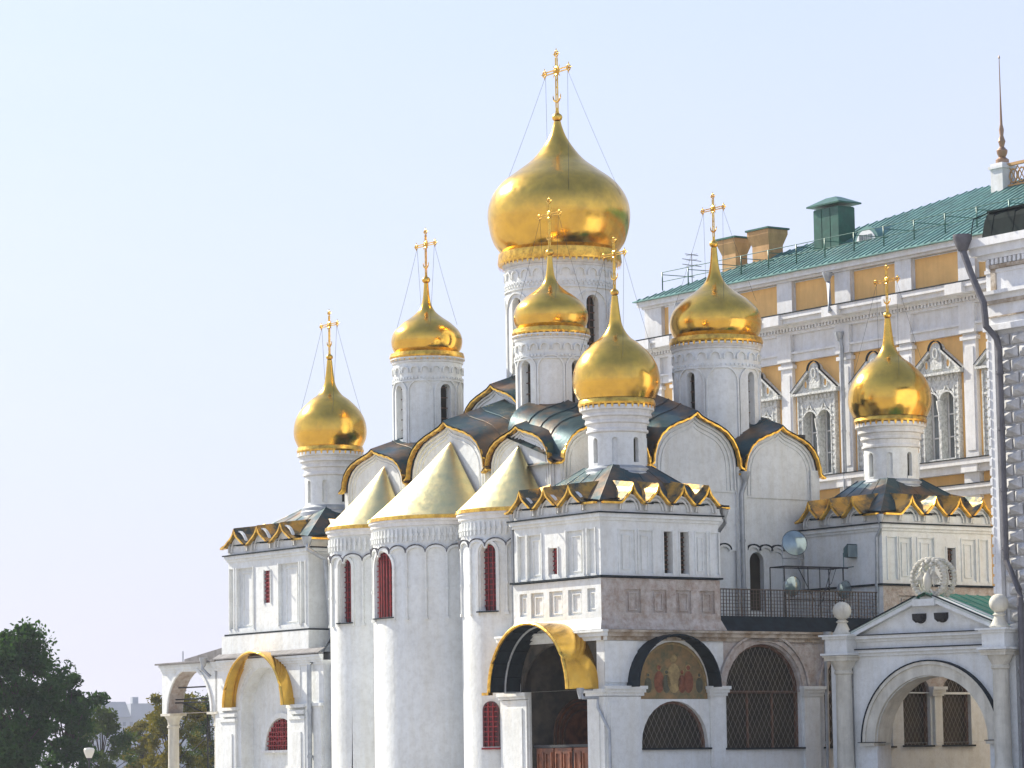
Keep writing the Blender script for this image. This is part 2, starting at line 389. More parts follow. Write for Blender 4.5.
gable(fE, -5.85, 2.5, 15.5, 1.62, 5.0)
fG = north(2.95)
gable(fG, 1.4, 2.45, 15.45, 1.9, 4.0)
gable(fG, 6.6, 2.55, 15.55, 2.28, 5.0)
gable(fG, 11.7, 2.30, 15.35, 2.05, 4.5)
# upper tier under the great drum
mb = MB(); mb.box(2.6, 9.6, 8.9, 16.2, 15, 18.2); mb.build('podium', M['white'], C)
gable(east(2.3), -12.6, 2.5, 18.0, 1.85, 2.6, ribs=2)
gable(north(8.7), 6.0, 2.5, 18.0, 1.85, 2.6, ribs=2)
r = MB()
def pyramid(mb, a0, a1, b0, b1, z0, ca, cb, r, z1, n=32):
    base = []; top = []
    for k in range(n):
        t = 2*PI*(k+.5)/n; dx, dy = math.cos(t), math.sin(t)
        s = []
        if dx > 1e-6: s.append((a1-ca)/dx)
        if dx < -1e-6: s.append((a0-ca)/dx)
        if dy > 1e-6: s.append((b1-cb)/dy)
        if dy < -1e-6: s.append((b0-cb)/dy)
        d = min(s); base.append((ca+d*dx, cb+d*dy, z0)); top.append((ca+r*dx, cb+r*dy, z1))
    mb.grid([base, top], True, False)
pyramid(r, -.8, 13.9, 3.1, 20.9, 15.35, 6, 12.5, 4.5, 18.4)
pyramid(r, 2.5, 9.7, 8.8, 16.3, 18.25, 6, 12.5, 2.7, 19.9)
r.build('main_roof', M['patina_glint'], C)

# ---- apses
def apse(ca, cb, r, win_t, win_w, apex, zt=13.3, wd=.34):
    f = cyl(ca, cb, r); H = PI/2*r
    m = MB(); c = math.radians(win_t)*r
    wall(m, f, -H, H, 0, 11.95, [dict(c=c, w=win_w, z0=8.78, zs=11.93-win_w-.15, d=wd)], step=.25)
    wall(m, f, -H, H, 11.95, zt, step=.25)
    # raised window surround, colonnettes, scalloped arches, little balusters
    sur = [(c-win_w-.12, 8.6)]+arch_pts(c, win_w+.12, 11.93-win_w-.15)+[(c+win_w+.12, 8.6)]
    ribbon(m, f, sur, .12, 0, .10)
    n = round(2*H/1.0); p = 2*H/n
    for k in range(n+1):
        u = -H+k*p
        if abs(u-c) < win_w+.15: continue
        ribbon(m, f, [(u, 8.7), (u, 11.6)], .09, 0, .09)
        bx(m, f, u-.09, u+.09, 8.6, 8.72, 0, .12); bx(m, f, u-.08, u+.08, 9.95, 10.05, 0, .12)
    for k in range(n):
        u = -H+(k+.5)*p
        ribbon(m, f, [(u-p/2*math.cos(PI*j/10), 11.58+.36*math.sin(PI*j/10)) for j in range(11)], .10, 0, .11)
    nb = round(2*H/.26)
    for k in range(nb):
        u = -H+(k+.5)*2*H/nb
        bx(m, f, u-.045, u+.045, 12.2, 12.78, 0, .09); bx(m, f, u-.075, u+.075, 12.42, 12.55, 0, .11)
    o = m.build('apse', M['white'], C)
    t = MB(); t.lathe(ca, cb, [(r, 12.9), (r+.10, 12.92), (r+.12, 13.08), (r+.2, 13.12), (r+.2, zt)], 40, PI/2, 3*PI/2); t.build('cornice', M['trim'], o)
    t = MB()
    for k in range(n):
        u = -H+(k+.5)*p
        ribbon(t, f, [(u-(p/2)*math.cos(PI*j/10), 11.66+.38*math.sin(PI*j/10)) for j in range(11)], .022, 0, .15)
    t.build('flashing', M['pipe2'], o); t = MB()
    ribbon(t, f, [(c-win_w-.15, 8.74), (c, 8.74), (c+win_w+.15, 8.74)], .05, 0, .16)
    t.build('window_sill', M['lead'], o)
    w = MB(); pane(w, f, c, win_w, 8.78, 11.93-win_w-.15, 'arch', .015-wd); w.mi = 1
    lattice(w, f, c, win_w, 8.78, 11.93-win_w-.15, 'arch', .03-wd, .24, .05)
    w.build('window', [M['redpane'], M['red']], o)
    # cone roof
    k = MB(); rows = []; N = 40; R = r+.20
    for s in (0, .03, .2, .4, .6, .8, .95, 1.0):
        row = []
        for j in range(N+1):
            t = -PI/2+PI*j/N
            P0 = Vector((ca-R*math.cos(t), cb-R*math.sin(t), zt+.05)); P1 = Vector(apex)
            q = P0.lerp(P1, s); q.z -= .10*math.sin(PI*s)
            row.append(q)
        rows.append(row)
    k.grid(rows)
    k.poly([rows[0][j] for j in range(N+1)])
    k.build('cone_roof', M['palegold'], o)
    e = MB(); e.lathe(ca, cb, [(R-.04, zt+.10), (R+.03, zt+.06), (R+.04, zt-.08), (R-.06, zt-.10)], 40, PI/2, 3*PI/2); e.build('gilded_eaves', M['goldtrim'], o)
    return o
apse(-1.4, 11.7, 3.35, -3.0, .76, (-1.15, 11.45, 17.05), wd=.12)
oN = apse(-1.4, 5.95, 2.48, 24, .40, (-1.15, 5.95, 16.4))
apse(-1.4, 17.4, 2.33, 14, .36, (-1.15, 17.2, 16.35))
f = cyl(-1.4, 5.95, 2.48); cu = math.radians(26)*2.48
w = MB(); ribbon(w, f, [(cu-.36, 2.75)]+arch_pts(cu, .36, 4.35)+[(cu+.36, 2.75)], .09, 0, .09)
pane(w, f, cu, .36, 2.75, 4.35, 'arch', .02); w.mi = 1; lattice(w, f, cu, .36, 2.75, 4.35, 'arch', .04, .22, .05)
bx(w, f, cu-.45, cu+.45, 2.62, 2.70, 0, .14)
w.build('window', [M['redpane'], M['red']], oN)

# ---- chapels over the gallery corners
def rib_frame(mb, f, u0, u1, z0, z1, w=.05, o=.05, base=-.1):
    for (a, b, c, d) in ((u0, u1, z0, z0+w), (u0, u1, z1-w, z1), (u0, u0+w, z0+w, z1-w), (u1-w, u1, z0+w, z1-w)):
        bx(mb, f, a, b, c, d, base, base+o)
def chapel(a0, a1, b0, b1, ne, nn, east_f, north_f, zlow, dc, flat=.85, low=True, zc=12.3, roofz=14.95):
    """upper storey; ne/nn = kokoshniks on the east / north side; *_f = panel and window lists"""
    m = MB(); m.box(a0+.5, a1-.5, b0+.5, b1-.5, zlow, zc+.3)
    E = east(a0); N = north(b0); Sf = lambda u, z, o: (u, b1+o, z); Wf = lambda u, z, o: (a1+o, u, z)
    wins = []
    for f, u0, u1, spec in ((E, -b1, -b0, east_f), (N, a0, a1, north_f)):
        ops = []
        for (c, hw, za, zb, kind, d) in spec:
            if kind == 'win': ops.append(dict(c=c, w=hw, z0=za, zs=zb, kind='rect', d=d)); wins.append((f, c, hw, za, zb, d))
            else: ops.append(dict(c=c, w=hw, z0=za, zs=zb, kind='rect', d=d))
        wall(m, f, u0, u1, zlow, zc, ops)
        for (c, hw, za, zb, kind, d) in spec:
            if kind == 'pan': rib_frame(m, f, c-hw*.55, c+hw*.55, za+.12, zb-.2, .05, .05, -d)
            bx(m, f, c-hw-.06, c-hw, za-.05, zb+.05, 0, .05); bx(m, f, c+hw, c+hw+.06, za-.05, zb+.05, 0, .05)
    wall(m, Sf, a0, a1, zlow, zc); wall(m, Wf, b0, b1, zlow, zc)
    m.box(a0-.07, a1+.07, b0-.07, b1+.07, zc, zc+.13); m.box(a0-.16, a1+.16, b0-.16, b1+.16, zc+.13, zc+.3)
    m.box(a0, a1, b0, b1, zc+.36, zc+.86)
    o = m.build('chapel', M['white'], C)
    l = MB(); l.box(a0-.24, a1+.24, b0-.24, b1+.24, zc+.30, zc+.36); l.build('flashing', M['lead'], o); l = MB(); l.box(a0-.16, a1+.16, b0-.16, b1+.16, zlow-.05, zlow+.03)
    l.build('flashing', M['lead'], o)
    for (f, c, hw, za, zb, d) in wins:
        w = MB(); pane(w, f, c, hw, za, zb, 'rect', -d+.03); w.mi = 1; lattice(w, f, c, hw, za, zb, 'rect', -d+.05, .2, .05)
        w.build('window', [M['redpane'], M['red']] if f is E else [M['dark'], M['frame']], o)
    # kokoshnik belt
    zk = zc+.74; h = .76
    ro = MB(); go = MB(); wh = MB(); sps = []
    for f, u0, u1, n, side in ((E, -b1, -b0, ne, 'e'), (N, a0, a1, nn, 'n'), (Sf, a0, a1, nn, 's'), (Wf, b0, b1, ne, 'w')):
        lo, hi = (u0, u1-flat) if side == 'e' else (u0+flat, u1)
        if side in 'sw': lo, hi = u0, u1
        p = (hi-lo)/n; path = []
        for k in range(n):
            c = lo+(k+.5)*p
            pts = arch_pts(c, p/2, zk, 'keel'); pts = [(c+p/2*x, zk+h*z) for x, z in KOK]
            wp = [(c-p/2, zk-.3)]+[(c+(u-c)*.97, z-.03) for u, z in pts]+[(c+p/2, zk-.3)]
            A = [f(*q, 0.004) for q in wp]; B = [f(*q, -.35) for q in wp]
            for j in range(len(wp)-1):
                wh.poly([f(wp[j][0], zk-.3, .004), f(wp[j+1][0], zk-.3, .004), A[j+1], A[j]])
                wh.poly([A[j], A[j+1], B[j+1], B[j]])
            for s_, o_ in ((.40, .15), (.30, .10)):
                ribbon(wh, f, [(c-p*s_*math.cos(PI*j/10), zk-.26+p*s_*1.15*math.sin(PI*j/10)) for j in range(11)], .07, 0, o_)
            path += pts if not path else pts[1:]
            sp = MB(); sp.tube([f(c+p/2, zk+.03, .3), f(c+p/2, zk-.02, .85)], .045, 5); sps.append(sp) if side in 'en' else None
        if side == 'e': path.append((u1+.05, zk)); 
        if side == 'n': path.insert(0, (u0-.05, zk))
        if side == 'e': path.insert(0, (u0-.2, zk-.05))
        if side == 'n': path.append((u1+.45, zk-.06))
        ribbon(go, f, path, .09, .18, .38)
        L = 1.7
        ro.grid([[f(u, z+.09+(.34-o_)*.12, o_) for u, z in path] for o_ in (.34, -.5, -L)], sm=False)
        ro.grid([[f(u, z+.03, o_) for u, z in path] for o_ in (.34, -L)], sm=False)
    wh.build('kokoshnik_belt', M['white'], o); go.build('gilded_edge', M['goldtrim'], o); [sp.build('water_spout', M['lead'], o) for sp in sps]
    ro.build('scalloped_roof', M['goldsheet'], o)
    r = MB(); hs = 1.05
    bs = [(a0-.1, b0-.1, zk+.06), (a1+.1, b0-.1, zk+.06), (a1+.1, b1+.1, zk+.06), (a0-.1, b1+.1, zk+.06)]
    tp_ = [(dc[0]-hs, dc[1]-hs, roofz), (dc[0]+hs, dc[1]-hs, roofz), (dc[0]+hs, dc[1]+hs, roofz), (dc[0]-hs, dc[1]+hs, roofz)]
    r.grid([bs, tp_], True, False); r.poly(tp_)
    for k in range(4):
        r.tube([bs[k], tp_[k]], .03, 4)
        for q_ in (.25, .5, .75):
            j_ = (k+1) % 4; r.tube([Vector(bs[k]).lerp(Vector(bs[j_]), q_), Vector(tp_[k]).lerp(Vector(tp_[j_]), q_)], .022, 4)
    r.build('roof', M['patina_glint'], o)
    return o
# north-east chapel
pan = lambda c, hw, a, b, d=.12: (c, hw, a, b, 'pan', d)
win = lambda c, hw, a, b, d=.3: (c, hw, a, b, 'win', d)
rec = lambda c, hw, a, b, d=.12: (c, hw, a, b, 'rec', d)
chapel(-3.42, 2.98, -3.2, 3.2, 3, 4,
    [rec(-2.6, .30, 10.05, 11.95), pan(-1.65, .52, 10.05, 11.95), win(-.25, .33, 10.15, 11.3), pan(1.35, .62, 10.05, 11.95), rec(2.55, .28, 10.05, 11.95)],
    [pan(-2.0, .42, 10.08, 11.9, .07), pan(-1.0, .38, 10.08, 11.9, .07), win(.22, .24, 10.08, 11.9, .4), win(1.12, .24, 10.08, 11.9, .4), pan(2.05, .30, 10.08, 11.9, .07), rec(2.8, .22, 10.08, 11.9, .07)],
    9.9, (0, 0))
# north-west chapel
chapel(12.55, 19.3, -3.2, 2.3, 3, 4,
    [],
    [rec(13.15, .28, 10.1, 12.0, .07), pan(13.95, .36, 10.1, 12.0, .07), pan(15.2, .5, 10.1, 12.0, .07), win(16.75, .26, 10.1, 11.6, .3), pan(17.85, .42, 10.1, 12.0, .07), rec(18.8, .25, 10.1, 12.0, .07)],
    9.85, (15.95, 0))
# south-east chapel
chapel(-3.2, 3.8, 20.9, 28.55, 3, 3,
    [rec(-28.2, .2, 8.95, 11.95), pan(-26.9, .8, 8.95, 11.95, .18), win(-24.75, .30, 10.1, 11.7, .12), pan(-22.7, .95, 8.95, 11.95, .18), rec(-21.35, .18, 8.95, 11.95)],
    [], 8.65, (.4, 24.2), flat=.9)

# lower stages of the chapels
def skirt(mb, a0, a1, b0, b1, z0, z1, fl=.25):
    B = [(a0-fl, b0-fl, z0), (a1+fl, b0-fl, z0), (a1+fl, b1+fl, z0), (a0-fl, b1+fl, z0)]
    m_ = z0+(z1-z0)*.22
    D = [(a0-.05, b0-.05, m_), (a1+.05, b0-.05, m_), (a1+.05, b1+.05, m_), (a0-.05, b1+.05, m_)]
    T = [(a0-.05, b0-.05, z1), (a1+.05, b0-.05, z1), (a1+.05, b1+.05, z1), (a0-.05, b1+.05, z1)]
    return B, D, T
def chapel_base(a0, a1, b0, b1, z0, z1, em, nm, e_pan, n_pan):
    m = MB(); B, D, T = skirt(m, a0, a1, b0, b1, z0, z1)
    for k in range(4):
        j = (k+1) % 4; m.mi = 1 if k == 0 else 0     # side k=0 is the north side
        m.poly([B[k], B[j], D[j], D[k]])
        if k in (1, 2): m.poly([D[k], D[j], T[j], T[k]])
    zm = D[0][2]
    m.mi = 0; wall(m, east(a0-.05), -b1-.05, -b0+.05, zm, z1, [dict(c=c, w=hw, z0=za, zs=zb, kind='rect', d=.12) for c, hw, za, zb in e_pan])
    for c, hw, za, zb in e_pan: rib_frame(m, east(a0-.05), c-hw*.55, c+hw*.75, za+.1, zb-.15, .06, .06, -.12)
    m.mi = 1; wall(m, north(b0-.05), a0-.05, a1+.05, zm, z1, [dict(c=c, w=hw, z0=za, zs=zb, kind='rect', d=.10) for c, hw, za, zb in n_pan])
    for c, hw, za, zb in n_pan: rib_frame(m, north(b0-.05), c-hw*.5, c+hw*.6, za+.1, zb-.12, .05, .06, -.10)
    o = m.build('chapel_base', [em, nm], C); return o
chapel_base(-3.42, 2.98, -3.2, 3.2, 7.62, 9.82, M['white'], M['brick'],
    [(-2.5, .28, 8.4, 9.4), (-1.45, .48, 8.3, 9.4), (-.05, .5, 8.3, 9.4), (1.35, .5, 8.3, 9.4), (2.55, .3, 8.4, 9.4)],
    [(-1.75, .42, 8.35, 9.35), (-.35, .42, 8.35, 9.35), (1.0, .42, 8.35, 9.35), (2.3, .42, 8.35, 9.35)])
chapel_base(12.55, 19.3, -3.2, 3.0, 7.62, 9.78, M['white'], M['brick'], [], [(13.9, .45, 8.35, 9.35), (15.5, .45, 8.35, 9.35), (17.1, .45, 8.35, 9.35)])
m = MB(); m.box(-3.35, 3.9, 20.7, 29.0, 7.55, 8.6); m.build('chapel_base', M['white'], C)

# ---- drums and domes
def smooth_profile(pts, sub=5):
    out = []; n = len(pts)
    for i in range(n-1):
        p0 = pts[max(i-1, 0)]; p1 = pts[i]; p2 = pts[i+1]; p3 = pts[min(i+2, n-1)]
        for k in range(sub):
            t = k/sub
            out.append(tuple(.5*((2*p1[d])+(-p0[d]+p2[d])*t+(2*p0[d]-5*p1[d]+4*p2[d]-p3[d])*t*t+(-p0[d]+3*p1[d]-3*p2[d]+p3[d])*t**3) for d in (0, 1)))
    out.append(pts[-1]); return [(max(r, .001), z) for r, z in out]
P_BIG = [(.80, 0), (.93, .18), (1.0, .50), (.96, .76), (.81, .99), (.58, 1.17), (.38, 1.32), (.24, 1.48), (.13, 1.65), (.07, 1.80), (.05, 1.88)]
P_MID = [(.88, 0), (.97, .16), (1.0, .38), (.92, .62), (.70, .85), (.46, 1.02), (.26, 1.19), (.15, 1.38), (.10, 1.60), (.075, 1.85), (.065, 2.0)]
P_CH = [(.87, 0), (.97, .22), (1.0, .45), (.95, .74), (.80, 1.02), (.55, 1.28), (.32, 1.46), (.17, 1.70), (.12, 1.95), (.09, 2.2), (.07, 2.4)]
def ring_pts(c, r, n=12, ax='u'):
    return [(c[0], c[1]+r*math.cos(2*PI*k/n), c[2]+r*math.sin(2*PI*k/n)) for k in range(n+1)]
def cross(parent, ca, cb, z, H, W, pale=False):
    m = MB(); q = H/3.4; t = .026*q+.010
    for s in (-1, 1):
        m.tube([(ca, cb+s*.085*q, z), (ca, cb+s*.07*q, z+H*.86)], t, 5)
        m.tube([(ca, cb-W/2*.8, z+H*.655+s*.07*q), (ca, cb+W/2*.8, z+H*.655+s*.07*q)], t, 5)
    for k in range(7):
        m.tube([(ca, cb-.08*q, z+H*(.05+.11*k)), (ca, cb+.08*q, z+H*(.10+.11*k))], t*.7, 4)
    for (dy, dz) in ((0, H*.92), (-W/2*.87, H*.655), (W/2*.87, H*.655)):
        c = (ca, cb+dy, z+dz)
        m.tube(ring_pts(c, .15*q), t*1.1, 5, False); m.ball(c, .07*q, 8)
        for a in range(3):
            an = {0: PI/2}.get(dy, 0 if dy > 0 else PI)+(a-1)*PI/2
            if dy == 0: an = PI/2+(a-1)*PI/2
            m.tube([(ca, c[1]+.15*q*math.cos(an), c[2]+.15*q*math.sin(an)), (ca, c[1]+.30*q*math.cos(an), c[2]+.30*q*math.sin(an))], [t, t*.4], 5)
    m.tube(ring_pts((ca, cb, z+H*.655), .2*q), t*1.5, 6, False); m.ball((ca, cb, z+H*.655), .13*q, 10)
    for a in (45, 135, 225, 315):
        an = math.radians(a); m.tube([(ca, cb+.2*q*math.cos(an), z+H*.655+.2*q*math.sin(an)), (ca, cb+.42*q*math.cos(an), z+H*.655+.42*q*math.sin(an))], [t, t*.3], 5)
    m.tube([(ca, cb+.33*q*math.sin(a), z+H*.28-.33*q*math.cos(a)) for a in [(-1.7+3.4*k/10) for k in range(11)]], [t*.5+t*math.sin(PI*k/10) for k in range(11)], 5)
    m.tube([(ca, cb, z-.05), (ca, cb, z+.3*q)], [.12*q, .07*q], 8)
    o = m.build('cross', M['goldtrim'], parent); return o
def chains(parent, ca, cb, z, W, R, zb):
    for s in (-1, 1):
        p0 = Vector((ca, cb+s*W*.4, z))
        for da in (-1, 1):
            m = MB()
            p1 = Vector((ca+da*R*.45, cb+s*R*.86, zb))
            m.tube([p0.lerp(p1, k/6)+Vector((0, 0, -.10*math.sin(PI*k/6))) for k in range(7)], .008, 4)
            m.build('guy_chain', M['iron'], parent)
def dome(ca, cb, z, R, prof, rr, zr, H, W, ballr=.2):
    m = MB(); m.lathe(ca, cb, [(r*R, z+h*R) for r, h in smooth_profile(prof)], 64)
    top = z+prof[-1][1]*R
    o = m.build('dome', M['gold'], C)
    b = MB(); b.lathe(ca, cb, [(rr-.25, zr), (rr, zr+.02), (rr+.03, zr+.10), (rr-.02, z-.02), (prof[0][0]*R-.05, z+.03)], 48)
    n = int(2*PI*rr/.3)
    for k in range(n):
        t = 2*PI*k/n; c, s = math.cos(t), math.sin(t)
        pts = []
        for (dt, zz) in ((-.07, zr+.06), (.07, zr+.06), (.04, zr-.10), (0, zr-.16), (-.04, zr-.10)):
            pts.append((ca+rr*c-dt*s, cb+rr*s+dt*c, zz))
        b.poly(pts)
    b.build('gilded_ring', M['goldtrim'], o)
    k = MB(); k.ball((ca, cb, top+ballr*.8), ballr, 16, .85); k.build('orb', M['goldtrim'], o)
    zc = top+ballr*1.5
    cross(o, ca, cb, zc, H, W)
    chains(o, ca, cb, zc+H*.62, W, R, z+.75*R if prof is not P_CH else z+.9*R)
    return o
def drum(ca, cb, r, z0, z1, rot, nwin, zw0, zw1, hw, nar, ztop, mid=True, band=True, cap=None):
    f = cyl(ca, cb, r, math.radians(rot)); m = MB(); Cc = 2*PI*r
    ops = [dict(c=Cc*k/nwin, w=hw, z0=zw0, zs=zw1-hw, d=.35 if hw < .3 else .4) for k in range(nwin)]
    st = -Cc/nwin/2
    wall(m, f, st, st+Cc, z0, z1, ops, step=Cc/48)
    # blind arcade
    if nar:
        p = Cc/nar; za = zw1+.05-p*.5*.0
        for k in range(nar):
            u = Cc*k/nar
            w_ = p*.46
            ribbon(m, f, [(u-w_, zw0-.5)]+arch_pts(u, w_, zw1-w_+.22)+[(u+w_, zw0-.5)], .075, 0, .07)
    if band:
        n2 = 20 if r < 2.4 else 24; p2 = Cc/n2; zb = z1-.42 if r < 2.4 else z1-.40
        for k in range(n2):
            u = st+(k+.5)*p2
            ribbon(m, f, [(u-p2*.36, zb-.12)]+arch_pts(u, p2*.36, zb)+[(u+p2*.36, zb-.12)], .06, 0, .09)
        for rr_ in range(2 if r > 2.4 else 1):
            for k in range(n2*3):
                u = st+(k+.5*rr_)*p2/3; bx(m, f, u-.045, u+.045, zb-.42-.15*rr_, zb-.32-.15*rr_, 0, .07)
        ribbon(m, f, [(st+Cc*k/48, zb-(.68 if r > 2.4 else .52)) for k in range(49)], .05, 0, .08)
    o = m.build('drum', M['white'], C)
    t = MB()
    for prof in ([(r, z1-.02), (r+.06, z1), (r+.08, z1+.08), (r+.02, z1+.1)],
                 [(r+.04, z1+.1), (r+.1, z1+.16), (r+.16, ztop-.06), (r+.16, ztop), (r*.5, ztop)]): t.lathe(ca, cb, prof, 48)
    t.build('cornice', M['trim'], o); t = MB()
    t.lathe(ca, cb, [(r+.12, z0-.3), (r+.12, z0+.12), (r+.02, z0+.2)], 48)
    t.build('base_ring', M['trim'], o)
    for k in range(nwin):
        w = MB(); c = Cc*k/nwin; pane(w, f, c, hw, zw0, zw1-hw, 'arch', -(.32 if hw < .3 else .36))
        w.mi = 1; 
        if hw > .3: lattice(w, f, c, hw, zw0, zw1-hw, 'arch', -.34, .36, .05)
        elif hw > .2: lattice(w, f, c, hw, zw0, zw1-hw, 'arch', -.30, .5, .04)
        w.build('window', [M['dark'], M['frame']], o)
    return o
def chapel_drum(ca, cb, rot):
    r = 1.28; f = cyl(ca, cb, r, math.radians(rot)); m = MB(); Cc = 2*PI*r
    st = -Cc/16
    wall(m, f, st, st+Cc, 14.3, 16.45, [dict(c=Cc*k/8, w=.14, z0=15.08, zs=16.05, d=.3 if k % 2 == 0 else .08) for k in range(8)], step=Cc/48)
    for k in range(8):
        if k % 2: ribbon(m, f, [(Cc*k/8-.14, 15.08)]+arch_pts(Cc*k/8, .14, 16.05)+[(Cc*k/8+.14, 15.08)], .035, 0, .03)
    o = m.build('drum', M['white'], C)
    t = MB(); t.lathe(ca, cb, [(r, 16.40), (r+.10, 16.45), (r+.10, 16.55), (r+.03, 16.58), (r+.05, 16.80), (r+.15, 16.84), (r+.15, 16.94), (r+.11, 16.96), (r+.15, 17.10), (r+.26, 17.14), (r+.26, 17.24), (r+.22, 17.26), (r+.28, 17.38), (r+.38, 17.42), (r+.38, 17.6), (r*.5, 17.62)], 48)
    t.build('cornice', M['trim'], o); t = MB()
    t.lathe(ca, cb, [(r+.26, 14.3), (r+.26, 14.62), (r+.18, 14.68), (r+.18, 14.82), (r+.08, 14.88), (r, 14.95)], 48)
    t.build('base_ring', M['pipe'], o)
    for k in range(0, 8, 2):
        w = MB(); pane(w, f, Cc*k/8,   .14, 15.08, 16.05, 'arch', -.2); w.build('window', M['dark'], o)
chapel_drum(0, 0, 3); chapel_drum(.1, 24.05, 0); chapel_drum(16.1, 0, 0)
dome(0, 0, 17.93, 1.95, P_CH, 1.70, 17.62, 2.42, 1.8, .19)
dome(.1, 24.05, 17.9, 1.84, P_CH, 1.66, 17.6, 2.3, 1.75, .18)
dome(16.1, 0, 17.9, 1.97, P_CH, 1.70, 17.62, 2.32, 1.8, .19)
drum(1.75, 7.3, 1.68, 15.6, 21.46, 8, 4, 17.95, 20.45, .30, 8, 21.7)
drum(1.85, 17.8, 1.68, 15.6, 21.5, -2, 4, 17.75, 20.4, .30, 8, 21.75)
drum(10.35, 5.8, 2.05, 15.5, 21.3, 14, 4, 17.3, 20.2, .24, 8, 21.6)
drum(6.1, 12.5, 2.64, 19.4, 25.75, 0, 8, 20.6, 24.3, .36, 8, 26.05)
dome(1.75, 7.3, 22.03, 1.74, P_MID, 1.80, 21.72, 2.5, 1.85, .2)
dome(1.85, 17.85, 22.05, 1.75, P_MID, 1.82, 21.75, 2.45, 1.9, .21)
dome(10.35, 5.8, 21.95, 2.2, P_MID, 2.22, 21.63, 2.35, 1.85, .22)
dome(6.1, 12.5, 26.62, 3.48, P_BIG, 3.0, 26.05, 3.25, 2.3, .26)

# ---- gallery, north side
NB = -3.35
fg = north(NB)
m = MB()
W1 = dict(c=.30, w=1.80, z0=2.55, zs=2.78, d=.35)
wall(m, fg, -3.45, 3.05, 0, 4.62, [dict(c=.30, w=1.80, z0=2.55, zs=2.76, d=.40)])
wall(m, fg, -3.45, 3.05, 4.62, 7.15, [dict(c=.28, w=1.92, z0=4.64, zs=5.2, d=.10)])
wall(m, fg, 3.05, 20.0, 0, 2.52)
ops = [dict(c=5.27, w=2.12, z0=2.52, zs=4.95, d=.45), dict(c=10.75, w=2.0, z0=2.52, zs=4.95, d=.45),
       dict(c=14.25, w=.82, z0=2.55, zs=4.9, d=.4), dict(c=16.7, w=.88, z0=2.55, zs=4.85, d=.4)]
# lower zone white, upper zone worn
m.mi = 0; wall(m, fg, 3.05, 20.0, 2.52, 4.95, [dict(o, kind='rect') for o in ops])
m.mi = 1; wall(m, fg, 3.05, 20.0, 4.95, 7.15, [dict(o, z0=4.95) for o in ops])
m.mi = 0
m.box(1.3, 20, -2.75, 3.0, 0.0, 7.5)
# piers and capitals
bx(m, fg, -3.45, -1.62, 0, 4.75, 0, .14); bx(m, fg, -3.30, -1.78, 0.5, 4.5, .14, .19)
bx(m, fg, -3.45, -1.70, 5.35, 7.13, 0, .06)
bx(m, fg, 2.2, 3.0, 0, 4.9, 0, .10); bx(m, fg, 7.5, 8.4, 0, 4.9, 0, .12)
for u0, u1 in ((-3.45, -1.5), (2.15, 3.08), (7.45, 8.5), (12.8, 13.3), (15.12, 15.75)):
    bx(m, fg, u0-.03, u1+.03, 4.78, 4.92, 0, .18); bx(m, fg, u0-.08, u1+.08, 4.92, 5.06, 0, .26); bx(m, fg, u0-.12, u1+.12, 5.06, 5.2, 0, .34)
bx(m, fg, 15.25, 15.62, 2.55, 4.8, 0, .12)
m.mi = 1
for c, w_ in ((5.27, 2.32), (10.75, 2.2)):
    ribbon(m, fg, arch_pts(c, w_, 4.98, n=24), .22, 0, .10); ribbon(m, fg, arch_pts(c, w_+.2, 4.98, n=24), .10, 0, .16)
m.mi = 2; bx(m, fg, -3.6, 20, 7.15, 7.32, 0, .10); bx(m, fg, -3.6, 20, 7.32, 7.5, 0, .20); bx(m, fg, -3.65, 20, 7.5, 7.6, 0, .30)
m.mi = 3
for px in (0,): pane(m, fg, .28, 1.92, 4.64, 5.2, 'arch', -.09)
gal = m.build('gallery', [M['white'], M['brick'], M['band'], M['fresco']], C)
# simple painted figures in the lunette (generic saints in robes)
fr = MB()
for u, s, mi in ((.36, 1.15, 1), (-.45, .85, 0), (1.15, .85, 0), (-1.05, .6, 2), (1.75, .6, 2), (-.05, .7, 2), (.8, .7, 0)):
    fr.mi = mi
    for (du, dz, w_, h_) in ((0, 0, .26, .75), (0, .78, .10, .16)):
        z0 = 4.9; pts = [(u+w_*s*1.25*math.cos(2*PI*k/14), z0+(dz+h_/2)*s*1.5+h_/2*s*1.5*math.sin(2*PI*k/14)) for k in range(14)]
        fr.prism(pts, fg, -.088, -.082 if dz == 0 else -.076)
    fr.mi = 1; fr.tube([fg(u+.15*s*math.cos(2*PI*k/12), 4.9+.86*s*1.5+.15*s*math.sin(2*PI*k/12), -.078) for k in range(13)], .02, 4, False)
fr.mi = 1; ribbon(fr, fg, arch_pts(.28, 1.82, 5.2, n=20), .07, -.09, -.07)
fr.build('fresco', [M['fr1'], M['fr2'], M['fr3']], gal)
for (c, w_, z0, zs, sp, cut) in ((.30, 1.80, 2.55, 2.76, .28, 0), (5.27, 2.12, 2.52, 4.95, .27, 1), (10.75, 2.0, 2.52, 4.95, .27, 1), (14.25, .82, 2.55, 4.9, .24, 0), (16.7, .88, 2.55, 4.85, .24, 0)):
    w = MB(); pane(w, fg, c, w_, z0, zs, 'arch', -.38); w.mi = 1
    ribbon(w, fg, [(c-w_+.06, z0)]+arch_pts(c, w_-.06, zs, n=20)+[(c+w_-.06, z0)], .12, -.36, -.22)
    if cut: bx(w, fg, c-w_, c+w_, zs-.06, zs+.06, -.36, -.24); bx(w, fg, c-.75, c-.66, z0, zs, -.36, -.28); bx(w, fg, c+.66, c+.75, z0, zs, -.36, -.28)
    w.mi = 2; lattice(w, fg, c, w_-.05, z0, zs, 'arch', -.12, sp, .016, True)
    w.mi = 3; bx(w, fg, c-w_-.1, c+w_+.1, z0-.08, z0, -.1, .16)
    w.build('window', [M['dark'], M['frame'], M['wire'], M['lead']], gal)
